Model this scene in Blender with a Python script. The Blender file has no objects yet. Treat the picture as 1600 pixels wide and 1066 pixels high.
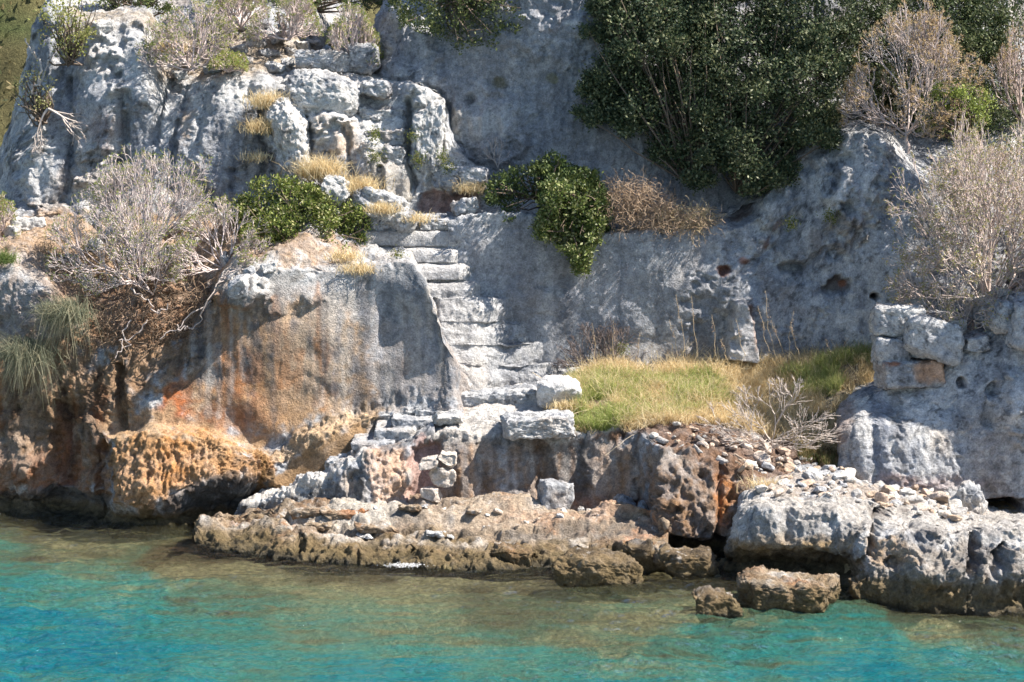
import bpy, math, random
import numpy as np
from mathutils import Vector, Euler, Matrix
rnd = random.Random(7)
rng = np.random.default_rng(11)
C = bpy.context.scene.collection
F = 3255.0; HY = 179.0; CH = 7.0          # focal length in photo pixels, horizon row, eye height (m)

# ------------------------------------------------------------------ helpers
def W(px, py, Y):
    return np.array([(px-800)/F*Y, Y, CH-(py-HY)/F*Y])
def Y0(py, z=0.0):                          # distance of a point of height z seen at row py
    return (CH-z)*F/(py-HY)
def proj(P):
    return P[..., 0]/P[..., 1]*F+800, HY+(CH-P[..., 2])/P[..., 1]*F
def _h(ix, iy, iz, s):
    n = (ix*np.uint32(374761393) ^ iy*np.uint32(668265263) ^ iz*np.uint32(2147483647-58)) + np.uint32(s*1013904223 & 0xffffffff)
    n = (n ^ (n >> np.uint32(13)))*np.uint32(1274126177)
    n = (n ^ (n >> np.uint32(15)))*np.uint32(2246822519)
    return ((n ^ (n >> np.uint32(16))) & np.uint32(0xffffff)).astype(np.float32)/np.float32(0xffffff)*2-1
def vnoise(P, s=0):
    P = P.astype(np.float32)
    f = np.floor(P); t = P-f; t = t*t*t*(t*(t*6-15)+10)
    i = f.astype(np.int64).astype(np.uint32)
    X, Y, Z = i[..., 0], i[..., 1], i[..., 2]
    one = np.uint32(1)
    def L(a, b, k): return a+(b-a)*k
    r = []
    for dz in (0, 1):
        q = []
        for dy in (0, 1):
            a = _h(X, Y+np.uint32(dy), Z+np.uint32(dz), s); b = _h(X+one, Y+np.uint32(dy), Z+np.uint32(dz), s)
            q.append(L(a, b, t[..., 0]))
        r.append(L(q[0], q[1], t[..., 1]))
    return L(r[0], r[1], t[..., 2])
ROT = np.array([[0.36, 0.48, -0.8], [-0.8, 0.60, 0.0], [0.48, 0.64, 0.60]], dtype=np.float32)
def fbm(P, o=4, s=0, g=.5, kind=0):
    P = np.asarray(P, dtype=np.float32)
    v = 0; a = 1; t = 0
    for k in range(o):
        n = vnoise(P, s+k*17)
        if kind == 1: n = 1-2*np.abs(n)         # ridged
        if kind == 2: n = 2*np.abs(n)-1         # billow
        v = v+a*n; t += a; a *= g; P = (P@ROT.T)*2.03+3.7
    return v/t
def sst(a, b, x):
    t = np.clip((x-a)/(b-a), 0, 1); return t*t*(3-2*t)
def mixc(c, d, m):
    d = np.array(d, dtype=np.float32); return c+(d-c)*m[..., None]

# signed distances in the plane of the cliff face (photo pixels as a ruler): negative inside
def sdf(shape, x, y):
    k = shape[0]
    if k == 'e':
        _, cx, cy, rx, ry = shape[:5]; a = math.radians(shape[5]) if len(shape) > 5 else 0
        dx, dy = x-cx, y-cy
        u = dx*math.cos(a)+dy*math.sin(a); v = -dx*math.sin(a)+dy*math.cos(a)
        return (np.sqrt((u/rx)**2+(v/ry)**2)-1)*min(rx, ry)
    if k == 'l':
        pts, w = shape[1], shape[2]; d = np.full(x.shape, 1e9)
        for (x0, y0), (x1, y1) in zip(pts[:-1], pts[1:]):
            ex, ey = x1-x0, y1-y0
            t = np.clip(((x-x0)*ex+(y-y0)*ey)/(ex*ex+ey*ey+1e-9), 0, 1)
            d = np.minimum(d, np.hypot(x-x0-t*ex, y-y0-t*ey))
        return d-w
    pts = shape[1]; d = np.full(x.shape, 1e9); ins = np.zeros(x.shape, bool)
    n = len(pts)
    for i in range(n):
        x0, y0 = pts[i]; x1, y1 = pts[(i+1) % n]
        ex, ey = x1-x0, y1-y0
        t = np.clip(((x-x0)*ex+(y-y0)*ey)/(ex*ex+ey*ey+1e-9), 0, 1)
        d = np.minimum(d, np.hypot(x-x0-t*ex, y-y0-t*ey))
        c = ((y0 > y) != (y1 > y)) & (x < (x1-x0)*(y-y0)/((y1-y0) if y1 != y0 else 1e-9)+x0)
        ins ^= c
    return np.where(ins, -d, d)
def bbox(shape, pad):
    if shape[0] == 'e':
        r = max(shape[3], shape[4])+pad; return shape[1]-r, shape[2]-r, shape[1]+r, shape[2]+r
    w = (shape[2] if shape[0] == 'l' else 0)+pad
    xs = [p[0] for p in shape[1]]; ys = [p[1] for p in shape[1]]
    return min(xs)-w, min(ys)-w, max(xs)+w, max(ys)+w
def each(shape, soft, px, py, jit):
    """(indices, mask 0..1) of the points the shape touches; jit = noise that frays its edge"""
    b = bbox(shape, soft*1.6+14)
    idx = np.nonzero((px > b[0]) & (px < b[2]) & (py > b[1]) & (py < b[3]))[0]
    if len(idx) == 0: return idx, None
    d = sdf(shape, px[idx], py[idx])+jit[idx]*soft
    return idx, 1-sst(-soft*.5, soft*.5, d)

def tag(o, label=None, cat=None, group=None, kind=None):
    if label: o['label'] = label
    if cat: o['category'] = cat
    if group: o['group'] = group
    if kind: o['kind'] = kind
    return o
def empty(name, loc, label, cat, group=None):
    o = bpy.data.objects.new(name, None); C.objects.link(o); o.location = loc
    o.empty_display_size = .2
    return tag(o, label, cat, group)
def mesh_obj(name, V, Fc, mat, col=None, smooth=True, parent=None, origin=None):
    """V n x 3 world points; Fc m x k faces (k = 3 or 4)"""
    V = np.asarray(V, dtype=np.float32)
    if origin is None:
        if parent is not None: origin = np.array(parent.location)
        else:
            lo, hi = V.min(0), V.max(0); origin = np.array([(lo[0]+hi[0])/2, (lo[1]+hi[1])/2, lo[2]])
    me = bpy.data.meshes.new(name)
    Fc = np.asarray(Fc, dtype=np.int32); m, k = Fc.shape
    me.vertices.add(len(V)); me.vertices.foreach_set('co', (V-np.array(origin, dtype=np.float32)).ravel())
    me.loops.add(m*k); me.loops.foreach_set('vertex_index', Fc.ravel())
    me.polygons.add(m); me.polygons.foreach_set('loop_start', np.arange(0, m*k, k, dtype=np.int32))
    try: me.polygons.foreach_set('loop_total', np.full(m, k, dtype=np.int32))
    except Exception: pass
    me.polygons.foreach_set('use_smooth', np.full(m, bool(smooth)))
    if col is not None:
        a = me.attributes.new('Col', 'FLOAT_COLOR', 'POINT')
        c = np.ones((len(V), 4), dtype=np.float32); c[:, :3] = np.clip(col, 0, 1)
        a.data.foreach_set('color', c.ravel())
    me.update(calc_edges=True)
    me.materials.append(mat)
    o = bpy.data.objects.new(name, me); C.objects.link(o)
    if parent is not None: o.parent = parent
    else: o.location = origin
    return o

# ------------------------------------------------------------------ materials
def mat_new(name):
    m = bpy.data.materials.new(name); m.use_nodes = True
    nt = m.node_tree; nt.nodes.clear()
    o = nt.nodes.new('ShaderNodeOutputMaterial'); b = nt.nodes.new('ShaderNodeBsdfPrincipled')
    nt.links.new(b.outputs[0], o.inputs[0])
    return m, nt, b, o
def N(nt, t, **kw):
    n = nt.nodes.new(t)
    for k, v in kw.items():
        if k in n.inputs: n.inputs[k].default_value = v
        else: setattr(n, k, v)
    return n
def rock_material(name, bump=1.0, lo=.62, hi=1.32, wet=False):
    m, nt, b, o = mat_new(name); L = nt.links.new
    g = N(nt, 'ShaderNodeNewGeometry')
    at = N(nt, 'ShaderNodeAttribute', attribute_name='Col')
    n1 = N(nt, 'ShaderNodeTexNoise', Scale=9.0, Detail=9.0, Roughness=.72)
    n2 = N(nt, 'ShaderNodeTexNoise', Scale=34.0, Detail=6.0, Roughness=.7)
    vo = N(nt, 'ShaderNodeTexVoronoi', Scale=26.0)
    for n in (n1, n2, vo): L(g.outputs['Position'], n.inputs['Vector'])
    r1 = N(nt, 'ShaderNodeMapRange'); r1.inputs[1].default_value = .32; r1.inputs[2].default_value = .68
    r1.inputs[3].default_value = lo; r1.inputs[4].default_value = hi; L(n1.outputs[0], r1.inputs[0])
    r2 = N(nt, 'ShaderNodeMapRange'); r2.inputs[1].default_value = .3; r2.inputs[2].default_value = .7
    r2.inputs[3].default_value = .6; r2.inputs[4].default_value = 1.36; L(n2.outputs[0], r2.inputs[0])
    mu = N(nt, 'ShaderNodeMath', operation='MULTIPLY'); L(r1.outputs[0], mu.inputs[0]); L(r2.outputs[0], mu.inputs[1])
    vm = N(nt, 'ShaderNodeVectorMath', operation='SCALE'); L(at.outputs['Color'], vm.inputs[0]); L(mu.outputs[0], vm.inputs['Scale'])
    L(vm.outputs[0], b.inputs['Base Color'])
    b.inputs['Roughness'].default_value = .9; b.inputs['Specular IOR Level'].default_value = .25
    if wet:
        sx = N(nt, 'ShaderNodeSeparateXYZ'); L(g.outputs['Position'], sx.inputs[0])
        rr = N(nt, 'ShaderNodeMapRange'); rr.inputs[1].default_value = .03; rr.inputs[2].default_value = .16
        rr.inputs[3].default_value = .35; rr.inputs[4].default_value = .9; L(sx.outputs[2], rr.inputs[0]); L(rr.outputs[0], b.inputs['Roughness'])
    ad = N(nt, 'ShaderNodeMath', operation='MULTIPLY_ADD'); L(n2.outputs[0], ad.inputs[0]); ad.inputs[1].default_value = .5; L(n1.outputs[0], ad.inputs[2])
    sm = N(nt, 'ShaderNodeMath', operation='MULTIPLY_ADD'); L(vo.outputs[0], sm.inputs[0]); sm.inputs[1].default_value = .12; L(ad.outputs[0], sm.inputs[2])
    bp = N(nt, 'ShaderNodeBump', Strength=1.0, Distance=.062*bump); L(sm.outputs[0], bp.inputs['Height'])
    L(bp.outputs[0], b.inputs['Normal'])
    return m
def leaf_material(name, rough=.5, trans=.18, spec=.4):
    m, nt, b, o = mat_new(name); L = nt.links.new
    at = N(nt, 'ShaderNodeAttribute', attribute_name='Col')
    L(at.outputs['Color'], b.inputs['Base Color'])
    b.inputs['Roughness'].default_value = rough; b.inputs['Specular IOR Level'].default_value = spec
    tr = N(nt, 'ShaderNodeBsdfTranslucent'); L(at.outputs['Color'], tr.inputs[0])
    mx = N(nt, 'ShaderNodeMixShader'); mx.inputs[0].default_value = trans
    L(b.outputs[0], mx.inputs[1]); L(tr.outputs[0], mx.inputs[2]); L(mx.outputs[0], o.inputs[0])
    return m
ROCK = rock_material('limestone')
ROCKW = rock_material('limestone_wet', bump=1.2, wet=True)
EARTH = rock_material('earth', bump=1.3, lo=.5, hi=1.4)
LEAF = leaf_material('leaf', rough=.5, trans=.2, spec=.3)
DRYLEAF = leaf_material('dry_leaf', rough=.7, trans=.42, spec=.2)
TWIG = leaf_material('twig', rough=.85, trans=0.0, spec=.1)

# ------------------------------------------------------------------ rock colour
GREY_D = (.18, .19, .215); GREY = (.40, .41, .43); PALE = (.60, .585, .56)
TAN = (.42, .31, .21); ORANGE = (.46, .17, .055); OCHRE = (.44, .25, .09); BROWN = (.17, .10, .055)
OLIVE = (.17, .135, .06); BLACK = (.035, .035, .04); RED = (.30, .105, .045); DIRT = (.21, .105, .055); PINK = (.50, .37, .31)
def rock_colour(P, style, seed=0, water=True):
    n0 = fbm(P/1.3, 4, seed+3); n1 = fbm(P/.35, 5, seed+9, .6); n2 = fbm(P/.09, 3, seed+21, .6)
    st = fbm(P*np.array([3.2, 3.2, .38]), 4, seed+31, .6)                # vertical run-off streaks
    c = np.zeros(P.shape, dtype=np.float32)+np.array(GREY, dtype=np.float32)
    if style == 'grey':
        c = mixc(c, PALE, sst(-.05, .55, n0+n1*.8)*.75); c = mixc(c, GREY_D, sst(.08, .5, -n1-n0*.5)*.6)
        c = mixc(c, GREY_D, sst(.06, .34, st)*.62); c = mixc(c, PALE, sst(.08, .34, -st)*.45); c = mixc(c, TAN, sst(.15, .5, fbm(P/.8, 3, seed+5))*.35)
    elif style == 'pale':
        c = mixc(c, PALE, sst(-.4, .3, n0+n1*.8)*.95); c = mixc(c, GREY_D, sst(.16, .5, -n1)*.6); c = mixc(c, TAN, sst(.1, .5, fbm(P/.6, 3, seed+5))*.35)
    elif style == 'tan':
        c = mixc(c*0+np.array((.35, .27, .19), dtype=np.float32), PALE, sst(0, .5, n1)*.6); c = mixc(c, BROWN, sst(.05, .45, -n1-n0*.3)*.8)
        c = mixc(c, ORANGE, sst(.1, .5, fbm(P/.5, 4, seed+6))*.5); c = mixc(c, BROWN, sst(.15, .45, st)*.5)
    elif style == 'brown':
        c = mixc(c*0+np.array((.15, .11, .07), dtype=np.float32), (.30, .22, .12), sst(0, .45, n1)*.6); c = mixc(c, (.05, .04, .03), sst(0, .4, -n1-n0*.3)*.8)
        c = mixc(c, GREY, sst(.15, .5, fbm(P/.5, 4, seed+6))*.3)
    elif style == 'dirt':
        c = mixc(c*0+np.array(DIRT, dtype=np.float32), (.32, .20, .11), sst(-.1, .4, n1)); c = mixc(c, (.09, .045, .03), sst(.05, .4, -n1)*.7)
        c = mixc(c, PALE, sst(.3, .5, n1+n2*.3)*.6)
    cr = np.abs(vnoise(P/.55+n1[..., None]*1.2, seed+61)); cr2 = np.abs(vnoise(P/.2+n2[..., None]*.8, seed+63))
    crk = (1-sst(.0, .035, cr))*sst(-.1, .3, n0+.15)+.6*(1-sst(0, .05, cr2))*sst(0, .35, n1)
    c = mixc(c, PALE, sst(.30, .5, n2)*.55); c = c*(1-.55*sst(.22, .5, -n2))[..., None]; c = c*(1-.6*np.clip(crk, 0, 1))[..., None]
    return c
def tide(c, P, seed=0, top=.30, wt=1.0):
    """algae and barnacle band that the sea leaves along its edge"""
    n = fbm(P/.25, 4, seed+51)*.5; z = P[..., 2]+n*.22
    c = mixc(c, (.19, .135, .07), (1-sst(top*.8, top*1.4, z))*.75*wt)
    c = mixc(c, (.12, .09, .04), (1-sst(.08, top, z))*.75*wt); c = mixc(c, (.30, .25, .10), sst(.1, .4, n)*(1-sst(.05, top*.8, z))*.5)
    c = mixc(c, (.04, .035, .022), (1-sst(-.0, .10, z))*.85)
    return c

SHEETS = {}
def sheet(name, cols, feats=(), paints=(), roughs=(), style='grey', seed=1, amp=(.10, .05, .05, .03), du=2.0, ds=.023,
          mat=None, flute=(), sm=9, rnd_k=3, water=False, label=None, kfn=None, rowjit=3.0):
    cols = sorted(cols, key=lambda c: c[0]); K = len(cols[0][1])
    kx = [c[0] for c in cols]
    u = np.arange(kx[0], kx[-1]+.1, du)
    ker = np.hanning(sm+2)[1:-1]; ker /= ker.sum()
    rows = []
    for k in range(K):
        py = np.interp(u, kx, [c[1][k][0] for c in cols]); Y = np.interp(u, kx, [c[1][k][1] for c in cols])
        pad = sm//2
        py = np.convolve(np.pad(py, pad, 'edge'), ker, 'valid')[:len(u)]; Y = np.convolve(np.pad(Y, pad, 'edge'), ker, 'valid')[:len(u)]
        q = np.stack([u/45, np.full_like(u, k*7.3+seed), np.zeros_like(u)], -1)
        py = py+fbm(q, 4, seed+k)*rowjit*2
        rows.append(np.stack([(u-800)/F*Y, Y, CH-(py-HY)/F*Y], -1))
    R = np.stack(rows)
    parts = []
    for k in range(K-1):
        L = np.percentile(np.linalg.norm(R[k+1]-R[k], axis=-1), 85); n = max(2, int(math.ceil(L/ds)))
        t = (np.arange(n)/n)[:, None, None]
        parts.append(R[k][None]*(1-t)+R[k+1][None]*t)
    parts.append(R[-1][None]); P = np.concatenate(parts)
    for _ in range(rnd_k):                                    # soften the corners of the profile
        Q = P.copy(); Q[2:-2] = (P[:-4]+P[1:-3]*2+P[2:-2]*2+P[3:-1]*2+P[4:])/8; P = Q
    nv, nu = P.shape[:2]
    def normals(P):
        a = np.gradient(P, axis=1); b = np.gradient(P, axis=0); n = np.cross(a, b)
        return n/(np.linalg.norm(n, axis=-1, keepdims=True)+1e-9)
    Nn = normals(P)
    for ax in (0, 1):
        k = 7; pd = [(0, 0)]*3; pd[ax] = (k, k); Z = np.pad(Nn, pd, 'edge'); cs = np.cumsum(Z, axis=ax)
        Nn = (cs[2*k:, :] - np.concatenate([cs[:1]*0, cs[:-2*k-1]])[:]) if ax == 0 else (cs[:, 2*k:] - np.concatenate([cs[:, :1]*0, cs[:, :-2*k-1]], 1))
    Nn = Nn/(np.linalg.norm(Nn, axis=-1, keepdims=True)+1e-9)
    fp = P.reshape(-1, 3); fn = Nn.reshape(-1, 3); px, py = proj(fp)
    jit = fbm(fp/.22, 3, seed+70, .6)
    ra = np.ones(len(fp))
    for shp, val, soft in roughs:
        i, m = each(shp, soft, px, py, jit)
        if len(i): ra[i] = ra[i]*(1-m)+val*m
    A = amp
    d = fbm(fp/1.5, 3, seed)*A[0]*2
    d += fbm(fp*np.array([2.6, 2.6, .45]), 4, seed+5, .55, kind=1)*A[1]*ra
    d += fbm(fp/.32, 5, seed+8, .55)*A[2]*ra*1.6
    d += fbm(fp*np.array([7, 7, 2.2]), 5, seed+13, .6)*A[3]*ra*1.3
    wp = fp+np.stack([fbm(fp/.4, 2, seed+101), fbm(fp/.4, 2, seed+102), fbm(fp/.4, 2, seed+103)], -1)*.18
    d += fbm(wp*np.array([2.1, 2.1, 1.4]), 4, seed+111, .62, kind=2)*A[2]*1.15*np.clip(ra, .1, 1.3)
    d += fbm(wp*np.array([15, 15, 8]), 3, seed+115, .7)*A[3]*.8*np.clip(ra, .12, 1.6)
    ck = np.abs(vnoise(wp*np.array([1.3, 1.3, .55]), seed+61)); d -= (1-sst(0, .05, ck))*sst(-.2, .3, fbm(fp/1.2, 2, seed+62))*.05*np.clip(ra, .2, 1.2)
    for shp, am, soft in flute:
        i, m = each(shp, soft, px, py, jit)
        if len(i):
            q = fp[i]; q = q+np.stack([fbm(q/.3, 2, 5), fbm(q/.3, 2, 6), fbm(q/.3, 2, 7)], -1)*.07
            d[i] += m*am*(fbm(q*np.array([12, 12, 3.2]), 4, seed+121, .66, kind=1)+.9*fbm(q*np.array([15, 15, 9]), 3, seed+127, .6))
    FP = fp+fn*d[:, None]
    # hollows eaten into the stone
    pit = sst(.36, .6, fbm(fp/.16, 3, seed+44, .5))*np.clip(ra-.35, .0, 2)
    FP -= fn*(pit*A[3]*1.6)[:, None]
    for f in feats:
        shp, out, soft = f[:3]
        i, m = each(shp, soft, px, py, jit*.9)
        if len(i):
            FP[i, 1] -= out*m
    c = rock_colour(fp, style, seed)
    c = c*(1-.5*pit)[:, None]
    dn = fbm(fp/.11, 4, seed+90, .6)
    dn2 = fbm(fp/.5, 4, seed+95, .6)
    for shp, colr, al, soft, brk in paints:
        i, m = each(shp, soft, px, py, jit*1.2)
        if len(i):
            k = m*al*(1-brk*(1-sst(-.25, .25, dn[i]+.7*dn2[i])))
            c[i] = mixc(c[i], colr, k)
    if water: c = tide(c, FP, seed, top=water)
    if kfn: FP, c = kfn(FP, c, px, py)
    idx = np.arange(nv*nu).reshape(nv, nu)
    Fc = np.stack([idx[:-1, :-1], idx[:-1, 1:], idx[1:, 1:], idx[1:, :-1]], -1).reshape(-1, 4)
    o = mesh_obj(name, FP, Fc, mat or ROCK, c)
    tag(o, label, None, None, 'structure')
    SHEETS.setdefault(name, []).append(None)
    G = FP.reshape(nv, nu, 3)
    return o, FP, normals(G).reshape(-1, 3)
def find(S, px, py, lo_up=-2):
    """the point of a sheet nearest to a photo position, the nearest to the eye of those that qualify"""
    o, FP, nn = S; x, y = proj(FP)
    d = np.hypot(x-px, y-py); k = np.nonzero(d < max(3.0, d.min()+1.5))[0]
    return FP[k[np.argmin(FP[k, 1])]]
def pick(S, shape, n, seed=0, up=None, weight=None):
    o, FP, nn = S; x, y = proj(FP); m = sdf(shape, x, y) < 0
    if up is not None: m &= nn[:, 2] > up
    k = np.nonzero(m)[0]
    if len(k) == 0: return np.zeros((0, 3))
    r = np.random.default_rng(seed)
    return FP[r.choice(k, n)]

# ------------------------------------------------------------------ stones
_cube = {}
def cube_grid(n):
    if n in _cube: return _cube[n]
    V = []; Fc = []
    g = np.arange(n+1)
    for ax in range(3):
        for s in (0, n):
            a, b = np.meshgrid(g, g, indexing='ij'); p = np.zeros((n+1, n+1, 3), int)
            p[..., ax] = s; p[..., (ax+1) % 3] = a; p[..., (ax+2) % 3] = b
            i = np.arange((n+1)**2).reshape(n+1, n+1)+len(V)*(n+1)**2
            q = np.stack([i[:-1, :-1], i[1:, :-1], i[1:, 1:], i[:-1, 1:]], -1).reshape(-1, 4)
            if s == 0: q = q[:, ::-1]
            V.append(p.reshape(-1, 3)); Fc.append(q)
    V = np.concatenate(V); Fc = np.concatenate(Fc)
    u, inv = np.unique(V, axis=0, return_inverse=True)
    _cube[n] = (u/n*2.0-1, inv.reshape(-1)[Fc]); return _cube[n]
def stone_mesh(dims, seed, r=.5, cuts=0, amp=.06, n=16, lump=.12):
    q, Fc = cube_grid(n); h = np.array(dims)/2.0; r_ = r*min(h)
    p = q*h; c = np.clip(p, -(h-r_), h-r_); d = p-c; L = np.linalg.norm(d, axis=1, keepdims=True)
    nrm = d/np.maximum(L, 1e-6); p = c+nrm*r_
    R = np.random.default_rng(seed); size = min(h)
    p = p*(1+0*p)
    for _ in range(cuts):
        v = R.normal(size=3); v /= np.linalg.norm(v); e = np.max(p@v); k = e*R.uniform(.62, .85)
        s = p@v; p = p-np.maximum(s-k, 0)[:, None]*v*.93
    w = p+seed*3.1
    nb = fbm(w/(max(h)*1.1), 3, seed)*lump*min(h)*2
    nm = fbm(w/.14, 5, seed+3, .6)*amp
    nr = fbm(w/.11, 4, seed+5, .65, kind=2)*amp*.8+fbm(w/.4, 3, seed+7, .6, kind=2)*amp*.9
    p = p+nrm*(nb+nm+nr)[:, None]
    return p, Fc
def stone(name, label, px, py, Y, w, h, dep, seed, rot=(0, 0, 0), style='pale', r=.6, cuts=4, amp=.045, n=None, lump=.12,
          cat='boulder', group=None, parent=None, water=False, mat=None, paints=(), on=None, sink=.0):
    """px, py: photo position of its middle; w, h in photo pixels; dep in metres"""
    if on is not None: Y = find(on, px, py)[1]
    s = Y/F; dims = (w*s, dep, h*s)
    if n is None: n = int(np.clip(max(dims)/.028, 8, 56))
    p, Fc = stone_mesh(dims, seed, r, cuts, amp, n, lump)
    M = np.array(Euler([math.radians(a) for a in rot]).to_matrix()); p = p@M.T+W(px, py, Y)+np.array([0, 0, -sink])
    c = rock_colour(p, style, seed); x, y = proj(p); jit = fbm(p/.22, 3, seed+70)
    for shp, colr, al, soft, brk in paints:
        i, m = each(shp, soft, x, y, jit)
        if len(i): c[i] = mixc(c[i], colr, m*al)
    if water: c = tide(c, p, seed, top=water)
    o = mesh_obj(name, p, Fc, mat or ROCK, c, parent=parent)
    if parent is None: tag(o, label, cat, group)
    elif label: o['label'] = label
    return o

# ------------------------------------------------------------------ plants
def tubes(segs):
    """segs: (n, 8) p0 p1 r0 r1 -> three-sided tubes"""
    S = np.asarray(segs, dtype=np.float64); a, b = S[:, :3], S[:, 3:6]; d = b-a
    d /= (np.linalg.norm(d, axis=1, keepdims=True)+1e-9)
    ref = np.where(np.abs(d[:, 2:3]) > .9, [[1., 0, 0]], [[0, 0, 1.]]); u = np.cross(d, ref); u /= np.linalg.norm(u, axis=1, keepdims=True); v = np.cross(d, u)
    vs = []
    for p, r in ((a, S[:, 6:7]), (b, S[:, 7:8])):
        for k in range(3):
            t = 2*math.pi*k/3; vs.append(p+r*(u*math.cos(t)+v*math.sin(t)))
    V = np.stack(vs, 1).reshape(-1, 3); n = len(S); base = np.arange(n)[:, None]*6
    Fc = np.concatenate([base+np.array([[k, (k+1) % 3, 3+(k+1) % 3, 3+k]]) for k in range(3)])
    return V, Fc
def leaves(P, D, size, asp=.45, seed=0):
    """one folded diamond per point, long axis D"""
    R = np.random.default_rng(seed); n = len(P)
    s = size*R.uniform(.6, 1.35, n)[:, None]; D = D/(np.linalg.norm(D, axis=1, keepdims=True)+1e-9)
    r = R.normal(size=(n, 3)); u = np.cross(D, r); u /= (np.linalg.norm(u, axis=1, keepdims=True)+1e-9)
    V = np.stack([P, P+D*s*.5+u*s*asp*.5, P+D*s, P+D*s*.5-u*s*asp*.5], 1).reshape(-1, 3)
    return V, np.arange(n)[:, None]*4+np.array([[0, 1, 2, 3]])
def leafcol(n, cols, w, seed, var=.25):
    R = np.random.default_rng(seed); k = R.choice(len(cols), n, p=np.array(w)/sum(w))
    c = np.array(cols)[k]*R.uniform(1-var, 1+var, (n, 1)); return np.repeat(c, 4, 0)
GREENS = [(.04, .06, .022), (.07, .095, .03), (.12, .145, .045), (.20, .21, .09)]
def bush(name, label, poly, Y, thick, n, size, seed, clump=22, cols=GREENS, w=(4, 4, 2, 1), root=None, group=None, cat='bush', lean=0, asp=.5, gap=.55, mat=None, sparse=False):
    """leafy shrub whose crown fills the outline poly (photo ruler) at distance Y, thick metres deep"""
    R = np.random.default_rng(seed); shp = ('p', poly); b = bbox(shp, 0)
    area = (b[2]-b[0])*(b[3]-b[1]); K = int(area/(clump**2)*2.6)+6
    x = R.uniform(b[0], b[2], K*3); y = R.uniform(b[1], b[3], K*3); d = -sdf(shp, x, y)
    k = d > -clump*.1; x, y, d = x[k][:K], y[k][:K], d[k][:K]
    dm = max(d.max(), 1); t = np.sqrt(np.clip(d/dm, 0, 1))
    yy = Y+(R.uniform(-.5, .5, len(x)))*thick*(.25+.75*t)+lean*(y-b[1])/(b[3]-b[1])
    cc = np.stack([(x-800)/F*yy, yy, CH-(y-HY)/F*yy], -1)
    rad = clump*Y/F*R.uniform(.55, 1.25, len(x))*np.clip(.35+d/clump*.6, .3, 1)
    q = R.integers(0, len(x), n)
    v = R.normal(size=(n, 3)); v /= np.linalg.norm(v, axis=1, keepdims=True); v[:, 2] = v[:, 2]*.75+.18
    rr = R.uniform(0, 1, n)**.45
    P = cc[q]+v*(rad[q]*rr)[:, None]
    n_in = int(n*(0 if sparse else (.62 if cat == 'tree' else .35))); sh = P[:n_in]; back = sh.copy(); back[:, 1] = Y+thick*R.uniform(.05, .5, n_in)
    sc_ = back[:, 1:2]/sh[:, 1:2]; back[:, 0:1] = sh[:, 0:1]; back[:, 2] = sh[:, 2]; P[:n_in] = back
    P += R.normal(size=P.shape)*size*.6
    g = fbm(P/.2, 3, seed+2)+1.5*fbm(P/.7, 2, seed+3); keep = (g > (-.08 if cat == 'tree' else .06)+(0 if not sparse else .1)) | (np.arange(n) < n_in); P = P[keep]; v = v[keep]
    D = v+R.normal(size=v.shape)*.7+np.array([0, 0, .35])
    mid = np.array([cc[:, 0].mean(), cc[:, 1].mean(), cc[:, 2].mean()])
    rt = W(root[0], root[1], root[2]) if root else np.array([mid[0], Y+thick*.3, cc[:, 2].min()])
    e = empty(name, tuple(rt), label, cat, group)
    V, Fc = leaves(P, D, size, asp, seed)
    tone = leafcol(len(P), cols, w, seed)
    cl = np.repeat((1+.35*fbm(P/.45, 2, seed+6))[:, None], 4, 0); mesh_obj('foliage', V, Fc, mat or LEAF, tone*cl, smooth=False, parent=e)
    seg = []                                              # branches from the root to the clumps
    for c in cc[R.choice(len(cc), min(len(cc), 46), replace=False)]:
        p = rt.copy(); m = 6; bend = R.normal(size=3)*.12
        for i in range(m):
            t1 = (i+1)/m; q1 = rt+(c-rt)*t1+bend*math.sin(math.pi*t1)+R.normal(size=3)*.015
            seg.append([*p, *q1, .022*(1-i/m)+.006, .022*(1-t1)+.006]); p = q1
    V, Fc = tubes(seg); bc = np.tile(np.array([[.17, .13, .10]]), (len(V), 1)); mesh_obj('branches', V, Fc, TWIG, bc, smooth=True, parent=e)
    return e
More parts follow.
